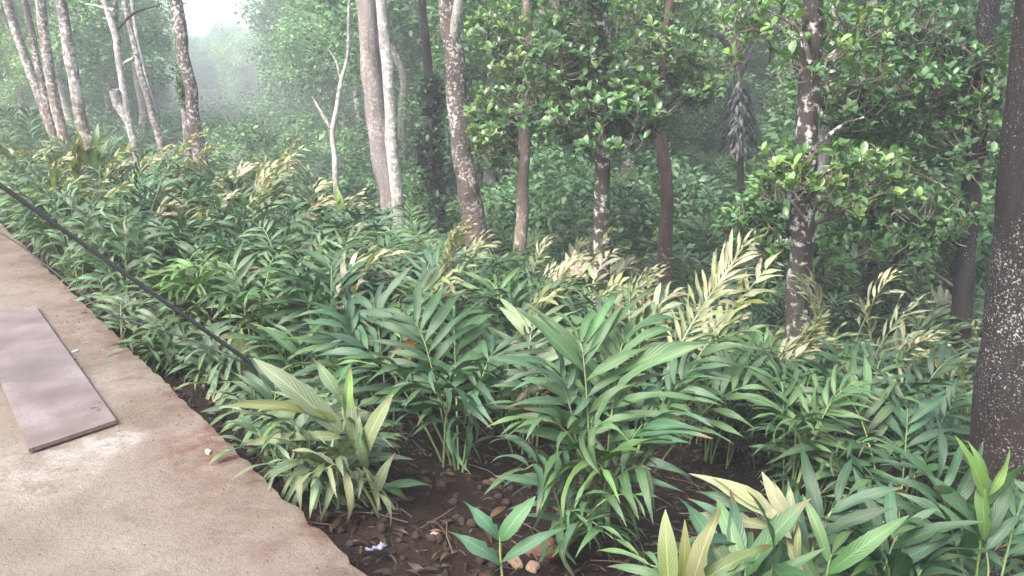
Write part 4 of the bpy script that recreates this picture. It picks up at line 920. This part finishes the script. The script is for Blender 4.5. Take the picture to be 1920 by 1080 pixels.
M_INK = plain_mat('dark_mark', (.02, .02, .02), .6)
pm = [zplane(x, y, .0305) for x, y in ((171, 767), (176, 764), (183, 764), (189, 768), (187, 770), (180, 769))]
tube('scratch', pm, .0012, M_INK, board, n=5, origin=board.location)
pm = [zplane(x, y, .0305) for x, y in ((184, 756), (188, 753))]
tube('scratch', pm, .0012, M_INK, board, n=5, origin=board.location)
print('board', wd_, ln_)

M_PIPE = plain_mat('black_plastic', (.012, .013, .013), .4, nscale=20)
g0 = G(425, 655); g0 = Vector((g0.x, g0.y, ground(g0.x, g0.y) + .05)); pa = at(425, 648, 4.3); pb = at(0, 347, 3.9); dr = (pb - pa)
pe = pa.copy()
while pe.z > ground(pe.x, pe.y) - .05 and (pe - pa).length < 3: pe = pe - dr*.01
end = pb + dr*.55
pipe = tube('pipe', [pe, pa] + [pa + dr*(i/6) for i in range(1, 9)] + [end], .0125, M_PIPE, n=10)
tag(pipe, 'straight black pipe slanting down from beside the path into the ginger', 'pipe')
wire = tube('wire', spline([pe + Vector((0, 0, .1)), at(422, 664, 4.3), at(330, 628, 4.7), at(195, 581, 5.3), at(90, 500, 6.1), at(0, 436, 6.6), at(-200, 330, 7.2), end + Vector((.05, .3, -.3))], 40), .0065, M_PIPE, n=6)
tag(wire, 'thin dark wire sagging along the edge of the path below the black pipe', 'wire')
M_POST = plain_mat('post_wood', (.055, .043, .034), .85, nscale=12, bump=.4)
pst = tube('post', [Vector((end.x, end.y, -.3 + .1*k)) for k in range(0, int((end.z + .9)*10))], .045, M_POST, n=12, jit=.08)
tag(pst, 'wooden post beside the path holding up the black pipe', 'post')

M_STONE = plain_mat('stone', (.34, .26, .21), .85, nscale=9, var=.45, bump=.6)
def rock(px, py, r, colr, label, sq=(1, 1, .7)):
    import bmesh
    bm = bmesh.new(); bmesh.ops.create_icosphere(bm, subdivisions=3, radius=1); sd_ = rng.random()*50
    for v in bm.verts:
        f = 1 + .35*noise.noise(v.co*1.1 + Vector((sd_, 0, 0))) + .1*noise.noise(v.co*3 + Vector((sd_, 0, 0)))
        v.co = Vector((v.co.x*sq[0], v.co.y*sq[1], v.co.z*sq[2]))*f*r
    me = bpy.data.meshes.new('stone'); bm.to_mesh(me); bm.free(); me.materials.append(M_STONE)
    g = G(px, py); o = obj('stone', me, loc=(g.x, g.y, g.z + r*sq[2]*.45)); o.rotation_euler = (0, 0, rng.uniform(0, 6)); o.color = (*colr, 1)
    tag(o, label, 'stone')
rock(1020, 1040, .085, (.2, .135, .11), 'round red-brown earthy stone beside the seedling')
rock(965, 1060, .035, (.75, .68, .6), 'small cream angular stone next to the seedling stem', (1, .7, .8))
rock(998, 1068, .036, (.7, .62, .55), 'second small cream stone beside the round red-brown one', (.8, 1, .7))
rock(815, 1008, .025, (.6, .55, .52), 'small grey stone alone on bare soil')
rock(926, 908, .035, (.4, .3, .25), 'brown stone on the soil under the dark hanging-leaved clump')
# crumpled pale scrap at the path's edge
M_SCRAP = plain_mat('plastic_scrap', (.21, .205, .29), .5, nscale=5, var=.15)
g = G(708, 1052); V = []; Fc = []
for j in range(7):
    for i in range(7):
        u, v = i/6 - .5, j/6 - .5
        V.append((u*.075, v*.05, .015 + .035*noise.noise((u*4, v*4, 3)) + .03*abs(u)))
for j in range(6):
    for i in range(6): Fc.append((j*7+i, j*7+i+1, j*7+i+8, j*7+i+7))
sm = mesh_np('plastic_scrap', V, Fc, M_SCRAP); so = obj('plastic_scrap', sm, loc=(g.x, g.y, g.z + .03)); so.rotation_euler = (R(-20), R(15), 1.0)
md = so.modifiers.new('thick', 'SOLIDIFY'); md.thickness = .0015
tag(so, 'crumpled pale lilac plastic scrap on the soil at the edge of the path', 'litter')
# leaf litter and twigs on the soil; earth crumbs on the path
ins = []
for k in range(4200):
    Y = 2 + 7*rng.random()**1.4; x = rng.uniform(-.7, .7)*Y
    if sdist(x, Y) < .12: continue
    a = rng.uniform(0, 6.28); s = rng.uniform(.03, .13)
    p_ = Vector((x, Y, ground(x, Y) + rng.uniform(.004, .02)))
    cc = rng.choice(((.03, .02, .015), (.045, .03, .02), (.075, .05, .034), (.025, .017, .013), (.055, .036, .026)))
    ins.append((rng.randrange(6), m4(*frame(Vector((math.cos(a), math.sin(a), rng.uniform(-.1, .25))), Vector((rng.gauss(0, .3), rng.gauss(0, .3), 1)), s*rng.uniform(.4, 1.4), s), p_), jitter(cc, .3)))
tag(obj('leaf_litter', merge(GINGER, ins, 'leaf_litter', M_LEAF)), 'dry brown leaf litter strewn over the soil under the ginger', 'litter', kind='stuff')
V = []; Fc = []
for k in range(420):                             # dead sticks and straw
    Y = 2 + 6*rng.random()**1.3; x = rng.uniform(-.65, .65)*Y
    if sdist(x, Y) < .1: continue
    a = rng.uniform(0, 6.28); l_ = rng.uniform(.06, .32); p_ = Vector((x, Y, ground(x, Y) + .012)); q_ = Vector((x + math.cos(a)*l_, Y + math.sin(a)*l_, 0)); q_.z = ground(q_.x, q_.y) + rng.uniform(.01, .05)
    Vt, Ft = tube_data([p_, p_.lerp(q_, .5) + Vector((rng.uniform(-.02, .02), rng.uniform(-.02, .02), .012)), q_], [.004, .003, .002], n=4, cap=False)
    o_ = len(V); V += [tuple(v) for v in Vt]; Fc += [tuple(i + o_ for i in f) for f in Ft]
tw_ = obj('dead_sticks', mesh_np('dead_sticks', V, Fc, M_TWIG)); tw_.color = (.085, .062, .042, 1); tag(tw_, 'dead sticks and straw scattered on the soil under the ginger', 'litter', kind='stuff')
M_CLOD = plain_mat('soil_clod', (.024, .0145, .011), .95, nscale=60, bump=.5); V = []; Fc = []
for k in range(2600):
    Y = 2.2 + 4.5*rng.random()**1.2; x = rng.uniform(-.6, .6)*Y
    if sdist(x, Y) < .06: continue
    r_ = .006 + .03*rng.random()**3; z = ground(x, Y) + r_*.25; o_ = len(V)
    for dx, dy, dz in ((1, 0, .1), (.2, .9, -.1), (-.8, .5, .1), (-.8, -.6, 0), (.3, -1, .1), (.1, .1, .8), (0, 0, -.6)):
        V.append((x + dx*r_*rng.uniform(.7, 1.3), Y + dy*r_*rng.uniform(.7, 1.3), z + dz*r_))
    for i in range(5): Fc += [(o_+i, o_+(i+1) % 5, o_+5), (o_+(i+1) % 5, o_+i, o_+6)]
tag(obj('soil_clods', mesh_np('soil_clods', V, Fc, M_CLOD, smooth=False)), 'loose dark clods on the bare soil', 'earth', kind='stuff')
M_CRUMB = plain_mat('earth_crumb', (.15, .075, .05), .95, nscale=80)
V = []; Fc = []
for k in range(7000):
    t = rng.uniform(-1.5, 9); s = -abs(rng.gauss(0, .16)) if rng.random() < .75 else -rng.random()*1.6
    if noise.noise((t*1.2, s*2, 4)) < -.1 and rng.random() < .8: continue
    q = EN*(EOFF + s) + ET*t; r_ = .0014 + .0045*rng.random()**4; z = .012*noise.noise((t*1.3, s*1.3, 2)) + .004
    o_ = len(V)
    for dx, dy, dz in ((1, 0, 0), (-.5, .8, 0), (-.5, -.8, 0), (0, 0, 1), (0, 0, -1)):
        V.append((q.x + dx*r_*rng.uniform(.7, 1.4), q.y + dy*r_*rng.uniform(.7, 1.4), z + dz*r_*.7))
    for a, b, c_ in ((0, 1, 3), (1, 2, 3), (2, 0, 3), (1, 0, 4), (2, 1, 4), (0, 2, 4)): Fc.append((o_+a, o_+b, o_+c_))
tag(obj('earth_crumbs', mesh_np('earth_crumbs', V, Fc, M_CRUMB)), 'crumbs of red earth scattered along the edge of the path', 'earth', kind='stuff')
# pale chips and a fallen leaf on the path
M_CHIP = plain_mat('pale_chip', (.25, .23, .20), .8, nscale=50)
for px_, py_, sz, lab in ((390, 848, .015, 'pale flat chip on red earth near the path edge'), (141, 660, .018, 'whitish dry flake on the path next to the board')):
    p_ = Vector(slab_pt(px_, py_)); V = [(0, 0, .008)]; 
    for k in range(9):
        a = k/9*6.283; rr_ = sz*(1 + .35*noise.noise((k*1.3, px_, 0))); V.append((math.cos(a)*rr_*1.5, math.sin(a)*rr_*.8, .006))
    for k in range(9):
        a = k/9*6.283; V.append((V[k+1][0]*1.02, V[k+1][1]*1.02, -.004))
    Fc = [(0, k+1, (k+1) % 9 + 1, (k+1) % 9 + 1) for k in range(9)] + [(k+1, k+10, (k+1) % 9 + 10, (k+1) % 9 + 1) for k in range(9)]
    me = bpy.data.meshes.new('chip'); me.from_pydata(V, [], [tuple(dict.fromkeys(f)) for f in Fc]); me.materials.append(M_CHIP)
    o = obj('chip', me, loc=(p_.x, p_.y, .012*noise.noise(((ET.x*p_.x+ET.y*p_.y)*1.3, sdist(p_.x, p_.y)*1.3, 2)) + .004)); o.rotation_euler.z = rng.uniform(0, 3); tag(o, lab, 'chip')

# ------------------------------------------------------------------ haze
bpy.context.view_layer.update()
print('TOP', max((o.matrix_world @ Vector(c)).z for o in bpy.data.objects if o.type == 'MESH' for c in o.bound_box), 'BOTTOM', min(ground(x, y) for x in xs for y in ys))
print('TRIS', sum(len(m.polygons)*2 for m in bpy.data.meshes))
V = [(x, y, z) for z in (-8, 40) for y in (-65, 330) for x in (-260, 260)]
me = bpy.data.meshes.new('haze'); me.from_pydata(V, [], [(0, 2, 3, 1), (4, 5, 7, 6), (0, 1, 5, 4), (2, 6, 7, 3), (0, 4, 6, 2), (1, 3, 7, 5)])
mh, nt, ns, lk, out = new_mat('haze_air')
pv = N(nt, 'ShaderNodeVolumePrincipled'); pv.inputs['Color'].default_value = (.86, .93, 1.0, 1); pv.inputs['Density'].default_value = .0043; pv.inputs['Anisotropy'].default_value = .2
lk.new(pv.outputs[0], out.inputs['Volume']); me.materials.append(mh)
tag(obj('haze', me), 'pale morning haze between the trees', 'haze', kind='stuff')
